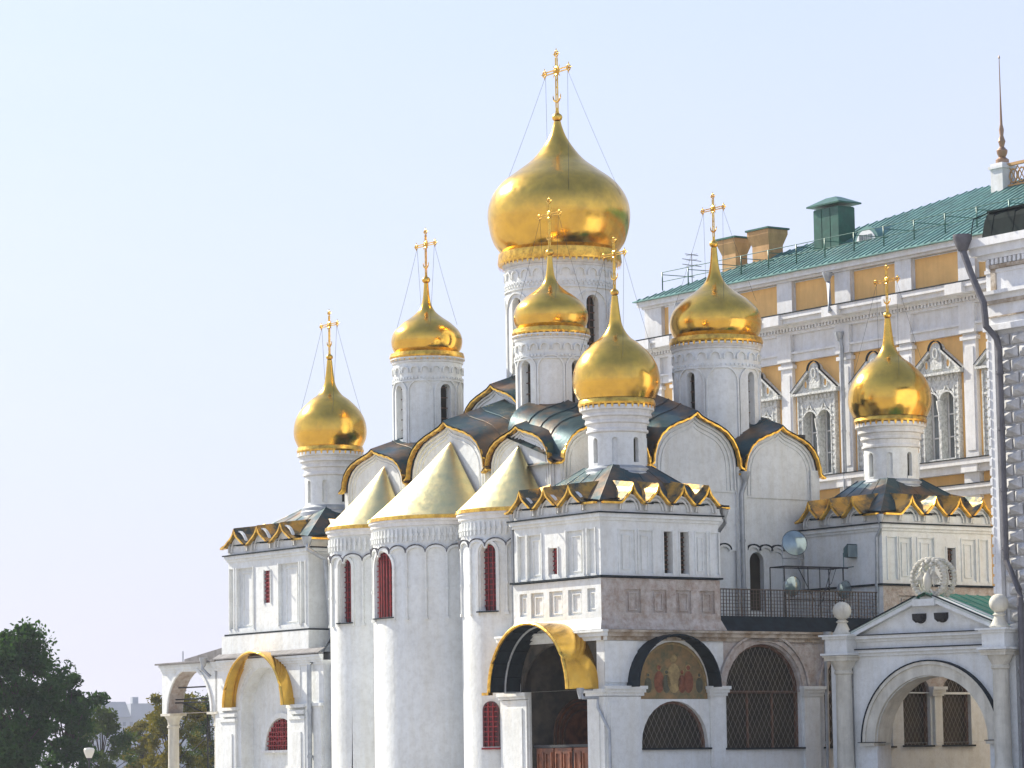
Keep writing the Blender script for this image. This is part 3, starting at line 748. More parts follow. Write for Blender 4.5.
# dark hood over the fresco
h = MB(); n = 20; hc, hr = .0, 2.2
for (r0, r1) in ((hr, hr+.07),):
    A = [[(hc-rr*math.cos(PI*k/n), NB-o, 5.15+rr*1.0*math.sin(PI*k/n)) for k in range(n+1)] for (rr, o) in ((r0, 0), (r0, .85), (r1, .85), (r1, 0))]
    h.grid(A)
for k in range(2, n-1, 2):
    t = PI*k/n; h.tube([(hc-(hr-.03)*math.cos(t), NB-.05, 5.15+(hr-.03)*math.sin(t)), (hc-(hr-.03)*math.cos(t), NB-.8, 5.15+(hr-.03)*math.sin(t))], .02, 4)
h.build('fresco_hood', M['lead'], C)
# terrace edge and railing over the gallery
t = MB(); 
t.poly([(3.1, NB-.1, 7.62), (12.4, NB-.1, 7.62), (12.4, NB+.45, 8.3), (3.1, NB+.45, 8.3)]); t.box(3.1, 12.4, NB+.45, 2.9, 7.6, 8.28)
te = t.build('terrace', M['lead'], C)
rl = MB(); k = 0; u = 3.12
while u < 12.4:
    th = .035 if k % 8 == 0 else .016
    rl.box(u-th, u+th, NB+.40, NB+.40+.03, 8.28, 9.47); u += .17; k += 1
for j in range(8): rl.box(3.1, 12.4, NB+.385, NB+.40, 8.36+j*.155, 8.385+j*.155)
rl.box(3.1, 12.4, NB+.37, NB+.44, 9.45, 9.50)
rl.build('railing', M['rail'], te)

# ---- east entrance under the gilded canopy
EA = -3.45; fe = east(EA)
m = MB()
wall(m, fe, -4.4, 3.4, 0, 5.08, [dict(c=0, w=2.2, z0=0.02, zs=5.079, kind='rect', d=.12, back=False)])
wall(m, fe, -4.4, -2.82, 5.08, 7.15); wall(m, fe, 2.82, 3.4, 5.08, 7.15)
m.mi = 1; wall(m, fe, -2.82, 2.82, 5.08, 7.15, [dict(c=0, w=2.7, z0=5.081, zs=5.09, h=2.0, d=.12, back=False)]); m.mi = 0  # arch wall toned dark for the gloom under the canopy
m.box(-3.0, -2.95+.3, -3.3, -2.25, 0, 5.08); m.box(-3.0, -2.65, -3.3, -2.8, 5.09, 7.5); m.box(-3.25, 3, 2.3, 4.4, 0, 5.08); m.box(-3.25, 3, 2.82, 4.4, 5.09, 7.5)
for u0, u1 in ((-4.25, -2.25), (2.25, 3.44)):
    bx(m, fe, u0, u1, 0, 4.75, 0, .12); bx(m, fe, u0+.3, u1-.3, .4, 4.4, .12, .17)
    bx(m, fe, u0-.03, u1+.03, 4.78, 4.92, 0, .2); bx(m, fe, u0-.08, u1+.1, 4.92, 5.08, 0, .28)
bx(m, fe, -4.4, 3.6, 7.15, 7.32, 0, .10); bx(m, fe, -4.4, 3.65, 7.32, 7.5, 0, .20); bx(m, fe, -4.4, 3.7, 7.5, 7.6, 0, .30)
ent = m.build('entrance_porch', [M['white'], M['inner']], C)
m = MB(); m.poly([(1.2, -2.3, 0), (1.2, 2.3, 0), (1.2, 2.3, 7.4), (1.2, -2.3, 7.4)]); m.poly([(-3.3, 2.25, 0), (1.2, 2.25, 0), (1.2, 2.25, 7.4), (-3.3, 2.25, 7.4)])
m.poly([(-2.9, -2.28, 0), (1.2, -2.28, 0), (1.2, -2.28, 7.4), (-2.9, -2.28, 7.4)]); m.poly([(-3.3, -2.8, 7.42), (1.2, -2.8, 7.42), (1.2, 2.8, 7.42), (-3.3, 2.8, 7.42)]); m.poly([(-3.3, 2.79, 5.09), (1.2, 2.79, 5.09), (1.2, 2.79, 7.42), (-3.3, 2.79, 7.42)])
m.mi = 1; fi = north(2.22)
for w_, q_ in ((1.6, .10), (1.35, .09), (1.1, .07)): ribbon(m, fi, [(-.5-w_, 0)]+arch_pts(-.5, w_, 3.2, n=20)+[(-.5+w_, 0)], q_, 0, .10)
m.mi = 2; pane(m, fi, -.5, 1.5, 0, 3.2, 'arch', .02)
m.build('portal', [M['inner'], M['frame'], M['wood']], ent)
for k, c in enumerate((-1.45, -.1, 1.3)):
    d = MB(); fd = east(EA+.35); hw = .62
    bx(d, fd, c-hw, c+hw, 0, 2.62, 0, .08)
    for z0, z1 in ((.3, 1.3), (1.5, 2.45)):
        for s in (-1, 1): rib_frame(d, fd, c+s*.3-.24, c+s*.3+.24, z0, z1, .07, .05, .08)
    if k == 1: d.mi = 1; bx(d, fd, c+hw+.02, c+hw+.16, 0, 2.5, 0, .05)
    d.build('door', [M['wood'], M['black']], ent)
d = MB(); bx(d, east(EA+.35), -2.2, 2.2, 2.64, 2.76, 0, .14); d.build('door_lintel', M['iron'], ent)
# canopy
n = 28; R0, Zc = 2.86, 5.08
cp = MB(); fr0, bk = -5.1, -3.42
def carc(rr, a, zc=Zc): return [(a, -rr*math.cos(PI*k/n)*-1, zc+rr*math.sin(PI*k/n)) for k in range(n+1)]
cp.grid([carc(R0+.07, fr0), carc(R0+.07, (fr0+bk)/2), carc(R0+.07, bk)])
can = cp.build('canopy', M['gold'], C)
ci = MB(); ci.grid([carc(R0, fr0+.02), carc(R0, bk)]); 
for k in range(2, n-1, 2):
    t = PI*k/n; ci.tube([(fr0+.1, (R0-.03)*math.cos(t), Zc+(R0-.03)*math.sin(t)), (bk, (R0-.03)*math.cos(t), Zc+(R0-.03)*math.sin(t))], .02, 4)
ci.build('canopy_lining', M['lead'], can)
cr = MB(); cr.tube(carc(R0+.05, fr0), .085, 6); cr.box(fr0-.15, fr0+.1, R0-.1, R0+.4, Zc-.12, Zc); cr.build('gilded_edge', M['goldtrim'], can)
cw = MB(); cw.tube(carc(R0-.05, -4.3), .05, 6); cw.tube([(-4.3, R0, Zc), (-3.4, R0, Zc)], .05, 5); cw.tube([(-4.3, -R0, Zc-.02), (-3.4, -R0, Zc-.02)], .05, 5); cw.build('canopy_rib', M['pipe'], can)

# ---- south-east gallery bay with gilded arch hood
SA = -3.45; fs = east(SA)
m = MB()
wall(m, fs, -29.5, -19.2, 0, 7.1, [dict(c=-24.75, w=2.2, z0=0.02, zs=4.75, d=.7)])
m.box(-2.1, 3.9, 19.2, 29.4, 0, 7.5); m.box(-3.44, -2.1, 28.9, 29.49, 0, 7.1); m.box(-3.44, -2.1, 19.21, 19.6, 0, 7.1)
fb = east(SA+.7-.005)
ribbon(m, fb, [(-24.1-1.6, 2.8)]+arch_pts(-24.1, 1.6, 2.95, n=20)+[(-24.1+1.6, 2.8)], .26, 0, .14)
ribbon(m, fs, [(-24.75-2.42, 4.9)]+arch_pts(-24.75, 2.42, 4.9, n=20)+[(-24.75+2.42, 4.9)], .2, 0, .07)
for u0, u1 in ((-28.75, -27.3), (-22.15, -20.75)):
    bx(m, fs, u0, u1, 0, 4.3, 0, .14); bx(m, fs, u0+.28, u1-.28, .4, 3.7, .14, .19)
    bx(m, fs, u0-.05, u1+.05, 4.3, 4.45, 0, .2); bx(m, fs, u0-.02, u1+.02, 4.55, 4.75, 0, .2); bx(m, fs, u0-.10, u1+.10, 4.86, 5.02, 0, .26)
bx(m, fs, -20.75, -19.3, 0, 4.9, 0, .10); bx(m, fs, -20.8, -19.2, 4.9, 5.05, 0, .18)
bx(m, fs, -22.6, -21.3, 5.35, 6.9, 0, .04)
for k in range(4): bx(m, fs, -29.5-.03*k, -19.2, 6.9+.12*k, 7.02+.12*k, 0, .06+.06*k)
sg = m.build('south_gallery_bay', M['white'], C)
l = MB(); bx(l, fs, -29.3, -19.2, 7.42, 7.48, 0, .30); l.poly([(SA-.28, 19.2, 7.48), (SA-.28, 29.3, 7.48), (SA+.1, 29.3, 7.7), (SA+.1, 19.2, 7.7)]); l.build('flashing', M['grey'], sg)
w = MB(); pane(w, fb, -24.1, 1.42, 2.85, 2.95, 'arch', .01); w.mi = 1; lattice(w, fb, -24.1, 1.42, 2.85, 2.95, 'arch', .03, .22, .05)
for k in range(1, 6):
    an = PI*k/6; w.tube([fb(-24.1, 2.95, .06), fb(-24.1-1.4*math.cos(an), 2.95+1.4*math.sin(an), .06)], .03, 4)
w.mi = 2; bx(w, fb, -25.9, -22.4, 2.72, 2.84, 0, .22)
w.build('window', [M['redpane'], M['red'], M['trim']], sg)
R1 = 2.78; Z1 = 5.0
def sarc(rr, a, cb_=24.7): return [(a, cb_+rr*math.cos(PI*k/n), Z1+rr*.95*math.sin(PI*k/n)) for k in range(n+1)]
hd = MB(); hd.grid([sarc(R1+.06, SA-.7), sarc(R1+.06, SA)]); hd.grid([sarc(R1, SA-.68), sarc(R1, SA)]); hd.tube(sarc(R1+.03, SA-.7), .08, 6)
hd.build('arch_hood', M['gold'], sg)
# recess beside the left apse
m = MB(); m.box(-1.6, 1, 19.0, 21.2, 7.4, 13.0); m.box(-2.0, 1, 19.0, 21.2, 7.4, 8.6); m.build('side_wall', M['white'], C)
l = MB(); l.box(-2.1, 1, 18.9, 20.8, 8.6, 8.68); l.box(-1.75, 1, 19.0, 20.8, 10.6, 10.68); l.build('flashing', M['lead'], C)
m = MB(); m.box(-1.75, .5, 19.2, 20.9, 12.95, 13.2); m.build('gilded_eaves', M['goldtrim'], C)

# ---- open arched porch at the far left
lo = MB()
def portw(f, u0, u1): wall(lo, f, u0, u1, 4.85, 7.1, [dict(c=(u0+u1)/2, w=(u1-u0)/2-.62, z0=4.851, zs=4.87, d=.85, back=False, rm=1)])
portw(fs, -34.95, -29.3)
wall(lo, east(SA+.85), -34.95, -29.3, 4.85, 7.1, [dict(c=-32.12, w=2.2, z0=4.851, zs=4.87, d=.01, back=False)])
lo.box(SA+.01, SA+.84, 34.94, 34.95, 4.85, 7.1)
ribbon(lo, fs, arch_pts(-32.12, 2.3, 4.87, n=20), .16, 0, .08)
for k in range(3): bx(lo, fs, -34.98-.04*k, -29.2, 6.95+.13*k, 7.08+.13*k, 0, .05+.05*k)
bx(lo, fs, -34.98, -29.2, 6.95, 7.34, -.9, 0)
lo.mi = 0
lg = lo.build('side_porch', [M['white'], M['brick']], C)
def column(parent, ca, cb, z0, z1, r=.30):
    m = MB(); m.lathe(ca, cb, [(r*1.3, z0), (r*1.3, z0+.2), (r, z0+.3), (r*.92, z1-.75), (r*1.12, z1-.72), (r*1.12, z1-.62), (r*.95, z1-.6), (r*1.1, z1-.35), (r*1.6, z1-.12)], 20)
    m.box(ca-r*1.65, ca+r*1.65, cb-r*1.65, cb+r*1.65, z1-.12, z1); return m.build('column', M['cream'], parent)
for cb_ in (34.5, 29.75): column(lg, SA+.42, cb_, 0, 4.85)
rf = MB(); 
rf.prism([(SA-.3, 7.35), (3.0, 7.35), (3.0, 8.0), (SA-.3, 7.43)], lambda u, z, d: (u, d, z), 29.05, 35.2)
rf.prism([(29.0, 7.5), (33.5, 7.5), (33.5, 7.62), (29.0, 8.15)], lambda u, z, d: (d, u, z), SA+.5, 3)
rf.build('roof', M['grey'], lg)
tr = MB()
for z in (6.15, 5.55, 5.38): tr.tube([(SA+.4, 29.8, z), (SA+.4, 34.9, z+.02)], .04, 5)
tr.tube([(SA+.4, 33.6, 5.4), (SA+1.0, 31.9, 4.75)], .035, 5); tr.tube([(SA+1, 32.0, 2.0), (SA+1, 32.0, 5.2)], .045, 5); tr.tube([(SA+1, 29.8, 4.15), (SA+1, 32.0, 4.15)], .035, 5)
tr.tube([(SA+1, 33.6, 2.9), (SA+1, 31.0, 4.2)], .03, 5)
tr.build('tie_rod', M['iron'], lg)

# ---- rainwater pipes
def pipe(parent, pts, r=.10, m_='pipe', funnel=True, collars=True):
    p = MB(); p.tube(pts, r, 8)
    if funnel:
        q = Vector(pts[0]); p.lathe(q.x, q.y, [(r, q.z-.35), (r*2.2, q.z), (r*2.3, q.z+.12)], 10)
    if collars:
        for a, b in zip(pts, pts[1:]):
            a, b = Vector(a), Vector(b); L = (b-a).length; k = 1
            while k*2.2 < L: 
                c = a.lerp(b, k*2.2/L); d = (b-a).normalized()*.06; p.tube([c-d, c+d], r*1.25, 8); k += 1
    return p.build('drainpipe', M[m_], parent)
pipe(C, [(9.35, 2.6, 15.2), (9.35, 2.62, 14.8), (9.2, 2.7, 14.3), (9.2, 2.7, 7.8)], .11)
pipe(C, [(3.55, -3.0, 12.9), (3.6, -3.0, 12.4), (3.65, -1.4, 11.2), (3.4, 2.6, 10.6)], .09)
pipe(C, [(12.4, -3.3, 12.9), (12.42, -3.3, 12.4), (12.45, -2.95, 12.0), (12.42, -2.9, 8.4)], .08)
pipe(C, [(-3.35, 20.75, 13.0), (-3.4, 20.6, 12.5), (-2.6, 20.3, 12.0), (-2.3, 20.2, 8.2), (-3.1, 20.1, 7.3), (-3.7, 20.1, 6.9), (-3.7, 20.1, 0)], .12)
pipe(C, [(-3.05, 3.75, 12.9), (-3.1, 3.8, 12.3), (-3.0, 3.9, 11.8), (-2.95, 3.9, 0)], .08)
pipe(C, [(8.75, NB-.3, 7.5), (8.75, NB-.2, 7.1), (8.75, NB-.15, 0)], .09)
pipe(C, [(-4.55, -3.1, 5.0), (-4.5, -3.2, 4.7), (-3.7, -3.2, 4.7), (-3.72, -3.2, 4.3), (-3.5, -3.7, 3.3), (-3.5, -3.75, 0)], .07)
pipe(C, [(-3.9, 29.9, 7.45), (-3.95, 29.9, 7.0), (-3.7, 29.55, 6.6)], .09)

def L2W(a, b, z=0):
    c, s = math.cos(TH), math.sin(TH); return (OX+a*c-b*s, OY+a*s+b*c, z)
# ================================================================== PALACE behind
PA, PB = 26.0, 12.0
Pm = empty('palace', L2W(PA, PB), TH, 'long ochre and white palace with green metal roof behind the cathedral', 'palace')
fp = lambda u, z, o: (-o, -u-PB, z)                # u = -b in cathedral coordinates
UL, UR = -31.2, 14.0
m = MB(); Y, Wt = 0, 1
bays = [-b for b in (28.6, 23.85, 19.1, 14.35, 9.6, 4.85, .1, -4.65, -9.4)]
wins = [(a+b)/2 for a, b in zip(bays, bays[1:])]+[-30.6]
wins = sorted(wins)[1:]
m.mi = 0
wall(m, fp, UL, UR, 0, 15.0); wall(m, fp, UL, UR, 15.0, 16.1)
wall(m, fp, UL, UR, 16.1, 23.1, [dict(c=c, w=1.15, z0=16.9, zs=20.9, kind='rect', d=.5) for c in wins])
wall(m, fp, UL, UR, 23.1, 27.4)
m.mi = 1
for (za, zb, o0, o1) in ((14.95, 15.3, 0, .35), (15.3, 15.5, 0, .5), (16.1, 16.5, 0, .35), (16.5, 16.78, 0, .55), (23.1, 23.5, 0, .22), (23.5, 23.62, 0, .34), (23.62, 24.55, 0, .16),
                         (24.55, 24.7, 0, .34), (24.88, 25.05, 0, .55), (25.05, 25.3, 0, .95), (25.3, 25.55, 0, 1.1), (27.42, 27.55, 0, .35), (27.55, 27.85, 0, .55)):
    bx(m, fp, UL-o1, UR, za, zb, o0, o1)
u = UL
while u < UR: bx(m, fp, u, u+.13, 24.7, 24.88, 0, .5); u += .26
for b in bays+[-30.5]:
    bx(m, fp, b-.46, b+.46, 16.78, 23.1, 0, .22); bx(m, fp, b-.30, b+.30, 17.2, 22.4, .22, .26)
    bx(m, fp, b-.60, b+.60, 22.75, 22.95, .0, .30); bx(m, fp, b-.56, b+.56, 23.1, 24.55, 0, .38)
    bx(m, fp, b-.58, b+.58, 16.1, 16.5, .35, .5); bx(m, fp, b-.62, b+.62, 25.0, 25.52, .5, 1.22)
    bx(m, fp, b-.62, b+.62, 25.55, 27.42, 0, .25); bx(m, fp, b-.5, b+.5, 0, 14.95, 0, .25)
    bx(m, fp, b-.55, b+.55, 15.5, 16.1, 0, .3)
for a, b in zip(sorted(bays), sorted(bays)[1:]):            # side wall returns + plain frames around attic panels
    rib_frame(m, fp, a+.62, b-.62, 25.56, 27.4, .05, .05, 0)
m.mi = 0
m.box(.65, 14, -UR-PB+.1, -UL-PB-.05, 0, 27.4)
m.mi = 1; m.box(-.2, 14, -UL-PB-.04, -UL-PB+.25, 0, 23); m.box(-.2, 14, -UL-PB-.04, -UL-PB+.3, 25.56, 27.42)
m.build('wall', [M['yellow'], M['palwhite']], Pm)
l = MB(); bx(l, fp, UL-1.1, UR, 25.56, 25.61, 0, 1.15); bx(l, fp, UL-.5, UR, 16.79, 16.83, 0, .60); bx(l, fp, UL-.5, UR, 15.51, 15.55, 0, .54)
l.build('flashing', M['lead'], Pm)
for c in wins:                                                # one window: carved surround, pendant double arch, pediment, sashes
    s = MB()
    wall(s, lambda u, z, o: fp(u, z, o+.16), c-1.52, c+1.52, 16.83, 21.25, [
        dict(c=c-.58, w=.50, z0=16.95, zs=20.0, d=.45, back=False), dict(c=c+.58, w=.50, z0=16.95, zs=20.0, d=.45, back=False)])
    bx(s, fp, c-1.52, c-1.44, 16.83, 21.25, 0, .159); bx(s, fp, c+1.44, c+1.52, 16.83, 21.25, 0, .159)
    for k in (-1, 1):
        fk = lambda u, z, o: fp(u, z, o+.16)
        ribbon(s, fk, arch_pts(c+k*.58, .62, 19.75, n=10), .10, 0, .06)
        ribbon(s, fk, [(c+k*.58-.2, 20.35), (c+k*.58, 20.75), (c+k*.58+.2, 20.35)], .09, 0, .06)
        for zz in [17.1+.34*j for j in range(12)]:
            bx(s, fk, c+k*1.30-.11, c+k*1.30+.11, zz, zz+.22, 0, .05)
        bx(s, fk, c+k*1.47-.04, c+k*1.47+.04, 16.83, 21.2, 0, .10); bx(s, fk, c+k*1.14-.035, c+k*1.14+.035, 16.83, 20.6, 0, .07)
        bx(s, fk, c+k*1.33-.2, c+k*1.33+.2, 19.9, 20.02, 0, .09)
    s.lathe(-.12, -c-PB, [(.07, 18.5), (.10, 18.7), (.06, 18.8), (.12, 19.0), (.08, 19.15), (.16, 19.5), (.2, 19.9), (.03, 19.95)], 8)
    for j in range(9): bx(s, fk, c-1.4+j*.335, c-1.4+j*.335+.19, 20.95, 21.15, 0, .06)
    wobj = s.build('window', M['carved'], Pm)
    p = MB(); fk = lambda u, z, o: fp(u, z, o)
    p.prism([(c-1.78, 21.26), (c+1.78, 21.26), (c, 22.55)], fk, .02, .20)
    bx(p, fk, c-1.85, c+1.85, 21.2, 21.32, 0, .42)
    for k in (-1, 1): ribbon(p, fk, [(c+k*1.85, 21.36), (c+k*.45, 22.42)], .14, .02, .42)
    p.prism([(c-.42+0, 21.5)]+[(c-.42*math.cos(PI*j/12), 22.42+.42*math.sin(PI*j/12)) for j in range(13)]+[(c+.42, 21.5)], fk, .02, .33)
    for k in (-1, 1): ribbon(p, fk, [(c+k*(.8-.15*math.cos(2*PI*j/10)), 21.75+.24*math.sin(2*PI*j/10)) for j in range(11)], .07, .2, .26)
    ribbon(p, fk, [(c+.17*math.cos(2*PI*j/10), 22.3+.26*math.sin(2*PI*j/10)) for j in range(11)], .07, .33, .40)
    p.mi = 1; ribbon(p, fk, [(c-1.9, 21.42), (c-.52, 22.45)]+[(c-.5*math.cos(PI*j/10), 22.45+.5*math.sin(PI*j/10)) for j in range(11)]+[(c+.52, 22.45), (c+1.9, 21.42)], .03, .3, .44)
    p.mi = 2
    for k in (-1, 1): p.prism([(c+k*.8+.13*math.cos(2*PI*j/10), 21.78+.2*math.sin(2*PI*j/10)) for j in range(10)], fk, .2, .22)
    p.build('pediment', [M['carved'], M['lead'], M['yellow']], wobj)
    gl = MB(); pane(gl, fp, c, 1.14, 16.92, 20.88, 'rect', -.35); gl.build('glass', M['glass'], wobj)
    sh = MB()
    for k in (-1, 1):
        rib_frame(sh, fp, c+k*.58-.46, c+k*.58+.46, 16.95, 20.6, .08, .07, -.34)
        bx(sh, fp, c+k*.58-.025, c+k*.58+.025, 17, 20.5, -.34, -.28)
        for zz in (18.05, 19.2): bx(sh, fp, c+k*.58-.45, c+k*.58+.45, zz, zz+.07, -.34, -.285)
    sh.build('sash', M['palwhite'], wobj)
# roof
ra = MB()
e0 = -.75; zr0 = 27.9; rz = 32.1; rd = 7.2; HR = 20.0
yl, yr = -UL-PB+.7, -UR-PB
A = (e0, yl, zr0); B_ = (e0, yr, zr0); R1_ = (rd, yl-HR, rz); R2_ = (rd, yr, rz); D_ = (14.8, yl, zr0); E_ = (14.8, yr, zr0)
ra.poly([A, B_, R2_, R1_]); ra.poly([A, R1_, D_]); ra.poly([R1_, R2_, E_, D_]); ra.poly([(e0, yl, zr0-.06), (e0, yr, zr0-.06), (14.8, yr, zr0-.06), (14.8, yl, zr0-.06)])
ra.poly([A, B_, (e0, yr, zr0-.06), (e0, yl, zr0-.06)])
y = yl-.5
while y > yr:
    t1 = min(1.0, (yl-y)/HR)
    ra.tube([(e0, y, zr0+.03), (e0+(rd-e0)*t1, y, zr0+(rz-zr0)*t1+.03)], .03, 4); y -= .50
for s in (.25, .5, .75):
    ra.tube([(e0+(rd-e0)*s, yl-HR*s, zr0+(rz-zr0)*s+.02), (e0+(rd-e0)*s, yr, zr0+(rz-zr0)*s+.02)], .015, 4)
ra.build('roof', M['green'], Pm)
rr = MB()
def onroof(y, s): return (e0+(rd-e0)*s, y, zr0+(rz-zr0)*s)
y = yl-1.5; 
while y > yr+1:
    p = onroof(y, .13); rr.tube([p, (p[0], p[1], p[2]+1.05)], .035, 5); q = onroof(y, .30); rr.tube([(p[0], p[1], p[2]+.9), (q[0], q[1]-1.2, q[2])], .022, 4); y -= 2.35
for h_ in (.5, 1.03):
    p = onroof(yl-1.5, .13); q = onroof(yr+1, .13); rr.tube([(p[0], p[1], p[2]+h_), (q[0], q[1], q[2]+h_)], .022, 4)
rr.build('railing', M['greendark'], Pm)
# chimneys
def chim(b, a, w_, d_, z0, z1):
    c = MB(); x, y = a-PA, b-PB
    def lay(z0, z1, e0_, e1): 
        A = [(x+sx*(d_+e0_), y+sy*(w_+e0_), z0) for sx, sy in ((-1,-1),(1,-1),(1,1),(-1,1))]; B = [(x+sx*(d_+e1), y+sy*(w_+e1), z1) for sx, sy in ((-1,-1),(1,-1),(1,1),(-1,1))]
        c.grid([A, B], True, False); c.poly(B)
    lay(z0, z0+.5, .12, .12); lay(z0+.5, z1-.95, 0, 0); lay(z1-.95, z1-.35, 0, .2); lay(z1-.35, z1-.1, .2, .2)
    c.mi = 1; lay(z1-.1, z1, .28, .28); lay(z0, z0+.25, .16, .2)
    c.build('chimney', [M['chimney'], M['greendark']], Pm)
chim(26.75, 28.6, .6, .42, 28.2, 31.1); chim(23.85, 28.6, .72, .50, 28.2, 31.2)
v = MB(); x, y = 28.4-PA, 17.95-PB
for k in range(3): v.box(x-.58, x+.58, y-1.02+.7*k, y-1.02+.7*k+.64, 28.3, 31.45)
v.box(x-.54, x+.54, y-1.0, y+1.0, 28.3, 31.5)
P4 = [(x-.8, y-1.35, 31.7), (x+.8, y-1.35, 31.7), (x+.8, y+1.35, 31.7), (x-.8, y+1.35, 31.7)]; Q4 = [(x-.2, y-.4, 32.1), (x+.2, y-.4, 32.1), (x+.2, y+.4, 32.1), (x-.2, y+.4, 32.1)]
v.grid([P4, Q4], True, False); v.poly(Q4); v.poly(P4); v.box(x-.8, x+.8, y-1.35, y+1.35, 31.62, 31.7)
v.build('ventilation_shaft', M['greendark'], Pm)
d = MB(); x, y = 27.9-PA, 14.8-PB
ap = [(y-.95, 28.5)]+[(y-.95*math.cos(PI*k/12), 29.2+.85*math.sin(PI*k/12)) for k in range(13)]+[(y+.95, 28.5)]
d.prism(ap, lambda u, z, o: (o, u, z), x, x+3.4)
do = d.build('dormer', M['green'], Pm)
d = MB(); ip = [(y-.78, 28.7)]+[(y-.78*math.cos(PI*k/12), 29.15+.72*math.sin(PI*k/12)) for k in range(13)]+[(y+.78, 28.7)]
d.prism(ip, lambda u, z, o: (o, u, z), x-.05, x-.01); d.mi = 1
for k in (-1, 0, 1): d.box(x-.09, x-.05, y+k*.4-.15, y+k*.4+.15, 28.85, 29.2); d.box(x-.09, x-.05, y+k*.35-.13, y+k*.35+.13, 29.26, 29.6)
d.build('window', [M['palwhite'], M['glass']], do)
# spire and roof balustrade at the right end
s = MB(); x, y = 32.3-PA, 8.9-PB
s.box(x-.45, x+.45, y-.45, y+.45, 30.8, 32.9); s.box(x-.55, x+.55, y-.55, y+.55, 32.6, 32.75)
s.build('roof_post', M['palwhite'], Pm)
s = MB(); s.lathe(x, y, [(.36, 32.9), (.36, 33.1), (.18, 33.25), (.28, 33.45), (.30, 33.6), (.12, 33.8), (.2, 34.1), (.1, 34.4), (.14, 34.7), (.075, 35.0), (.035, 36.6), (.02, 38.5), (.06, 38.55), (.01, 38.7)], 12); s.build('spire', M['copper'], Pm)
s = MB()
s.box(x-.1, x+.1, y-8, y-.45, 32.7, 32.85); s.box(x-.1, x+.1, y-8, y-.45, 31.6, 31.7)
for k in range(12):
    yy = y-.8-k*.62
    s.tube([(x, yy+.28*math.cos(2*PI*j/12), 32.15+.36*math.sin(2*PI*j/12)) for j in range(13)], .05, 5); s.tube([(x, yy-.3, 31.7), (x, yy+.3, 32.65)], .035, 4); s.tube([(x, yy+.3, 31.7), (x, yy-.3, 32.65)], .035, 4)
s.build('balustrade', M['chimney'], Pm)
for ub in (-12.2-4.55, ):
    pass
def ppipe(pts, r=.11): pipe(Pm, [fp(*q) for q in pts], r)
ppipe([(-14.95, 27.3, .75), (-14.95, 26.9, .7), (-14.2, 25.2, 1.25)], .12)
ppipe([(-15.3+.9, 24.1, .5), (-14.3, 23.4, .45), (-14.3, 0, .45)], .11)
ppipe([(-27.6, 27.2, .75), (-27.6, 26.8, .7), (-27.2, 25.3, 1.2)], .12)

# tv antenna on the roof, left end
an = MB(); ax = L2W(27.0, 28.6, 0)
an.tube([(0, 0, 28.2), (0, 0, 30.4)], .022, 5)
for z, w_ in ((30.3, .55), (30.0, .8), (29.7, .8)):
    an.tube([(-.7*w_, -.7*w_, z), (.7*w_, .7*w_, z)], .018, 4)
    an.tube([(-.3, .3, z), (.3, -.3, z)], .012, 4)
ao = an.build('antenna', M['iron']); ao.location = ax; tag(ao, 'thin dark television antenna on the left end of the green palace roof', 'antenna')

# ================================================================== FACETED STONE HALL at the right edge
FA, FB = 10.0, -13.6
Fm = empty('stone_hall', L2W(FA, FB), TH, 'white stone hall faced with pyramid cut blocks at the right edge', 'building')
ff = lambda u, z, o: (-o, -u, z)       # u grows to the right
m = MB(); m.box(.05, 15.8, -9.5, -.02, 0, 24.0); m.build('wall', M['palwhite'], Fm)
m = MB(); z = 2.0; row = 0
while z < 19.9:
    h_ = .56; w_ = 1.05; u = .55-(w_*.5 if row % 2 else 0)
    while u < 9.0:
        a, b = max(u, .35), u+w_
        q = .045
        A = [(a+q, z+q), (b-q, z+q), (b-q, z+h_-q), (a+q, z+h_-q)]; cx_, cz_ = (a+b)/2, z+h_/2
        for j in range(4):
            p0, p1 = A[j], A[(j+1) % 4]; m.poly([ff(*p0, .06), ff(*p1, .06), ff(cx_, cz_, .30)])
            m.poly([ff(*p0, 0), ff(*p1, 0), ff(*p1, .06), ff(*p0, .06)])
        u += w_
    z += h_; row += 1
m.build('faceted_facing', M['facet'], Fm)
m = MB()
for (u0, z0, z1, o) in ((-.25, 20.05, 20.3, .35), (-.35, 21.35, 21.6, .25), (-.4, 21.6, 21.75, .5), (-.2, 22.55, 22.7, .2), (-.5, 23.15, 23.35, .3), (-.8, 23.35, 23.7, .5), (-1.1, 23.7, 24.05, .7)):
    bx(m, ff, u0, 9.5, z0, z1, 0, o)
bx(m, ff, -.15, 9.5, 20.3, 23.2, 0, .15); bx(m, ff, -.2, .1, 19.3, 20.05, -.1, .1)
for k in range(36): bx(m, ff, .1+k*.27, .1+k*.27+.14, 22.9, 23.13, .15, .33)
m.mi = 1
bx(m, ff, .2, 9.5, 22.72, 22.88, .15, .30); bx(m, ff, .2, .5, 21.76, 22.9, .15, .22); bx(m, ff, -.1, 9.5, 21.2, 21.36, .15, .28); bx(m, ff, 0, 9.5, 20.62, 20.68, .15, .24)
m.build('cornice', [M['palwhite'], M['band']], Fm)
m = MB(); m.prism([(-.3, 24.06), (-.1, 24.9), (.1, 25.25), (8, 25.3), (14, 24.06)], lambda u, z, d: (u+.1, d, z), -9.5, .3)
for k in range(8): m.tube([(-.75, .4-k*1.3, 24.1), (-.55, .4-k*1.3, 24.95), (.3, .4-k*1.3, 25.3)], .03, 4)
m.box(0.1, .6, -9.5, .25, 25.26, 25.34)
m.build('roof', M['hallroof'], Fm)
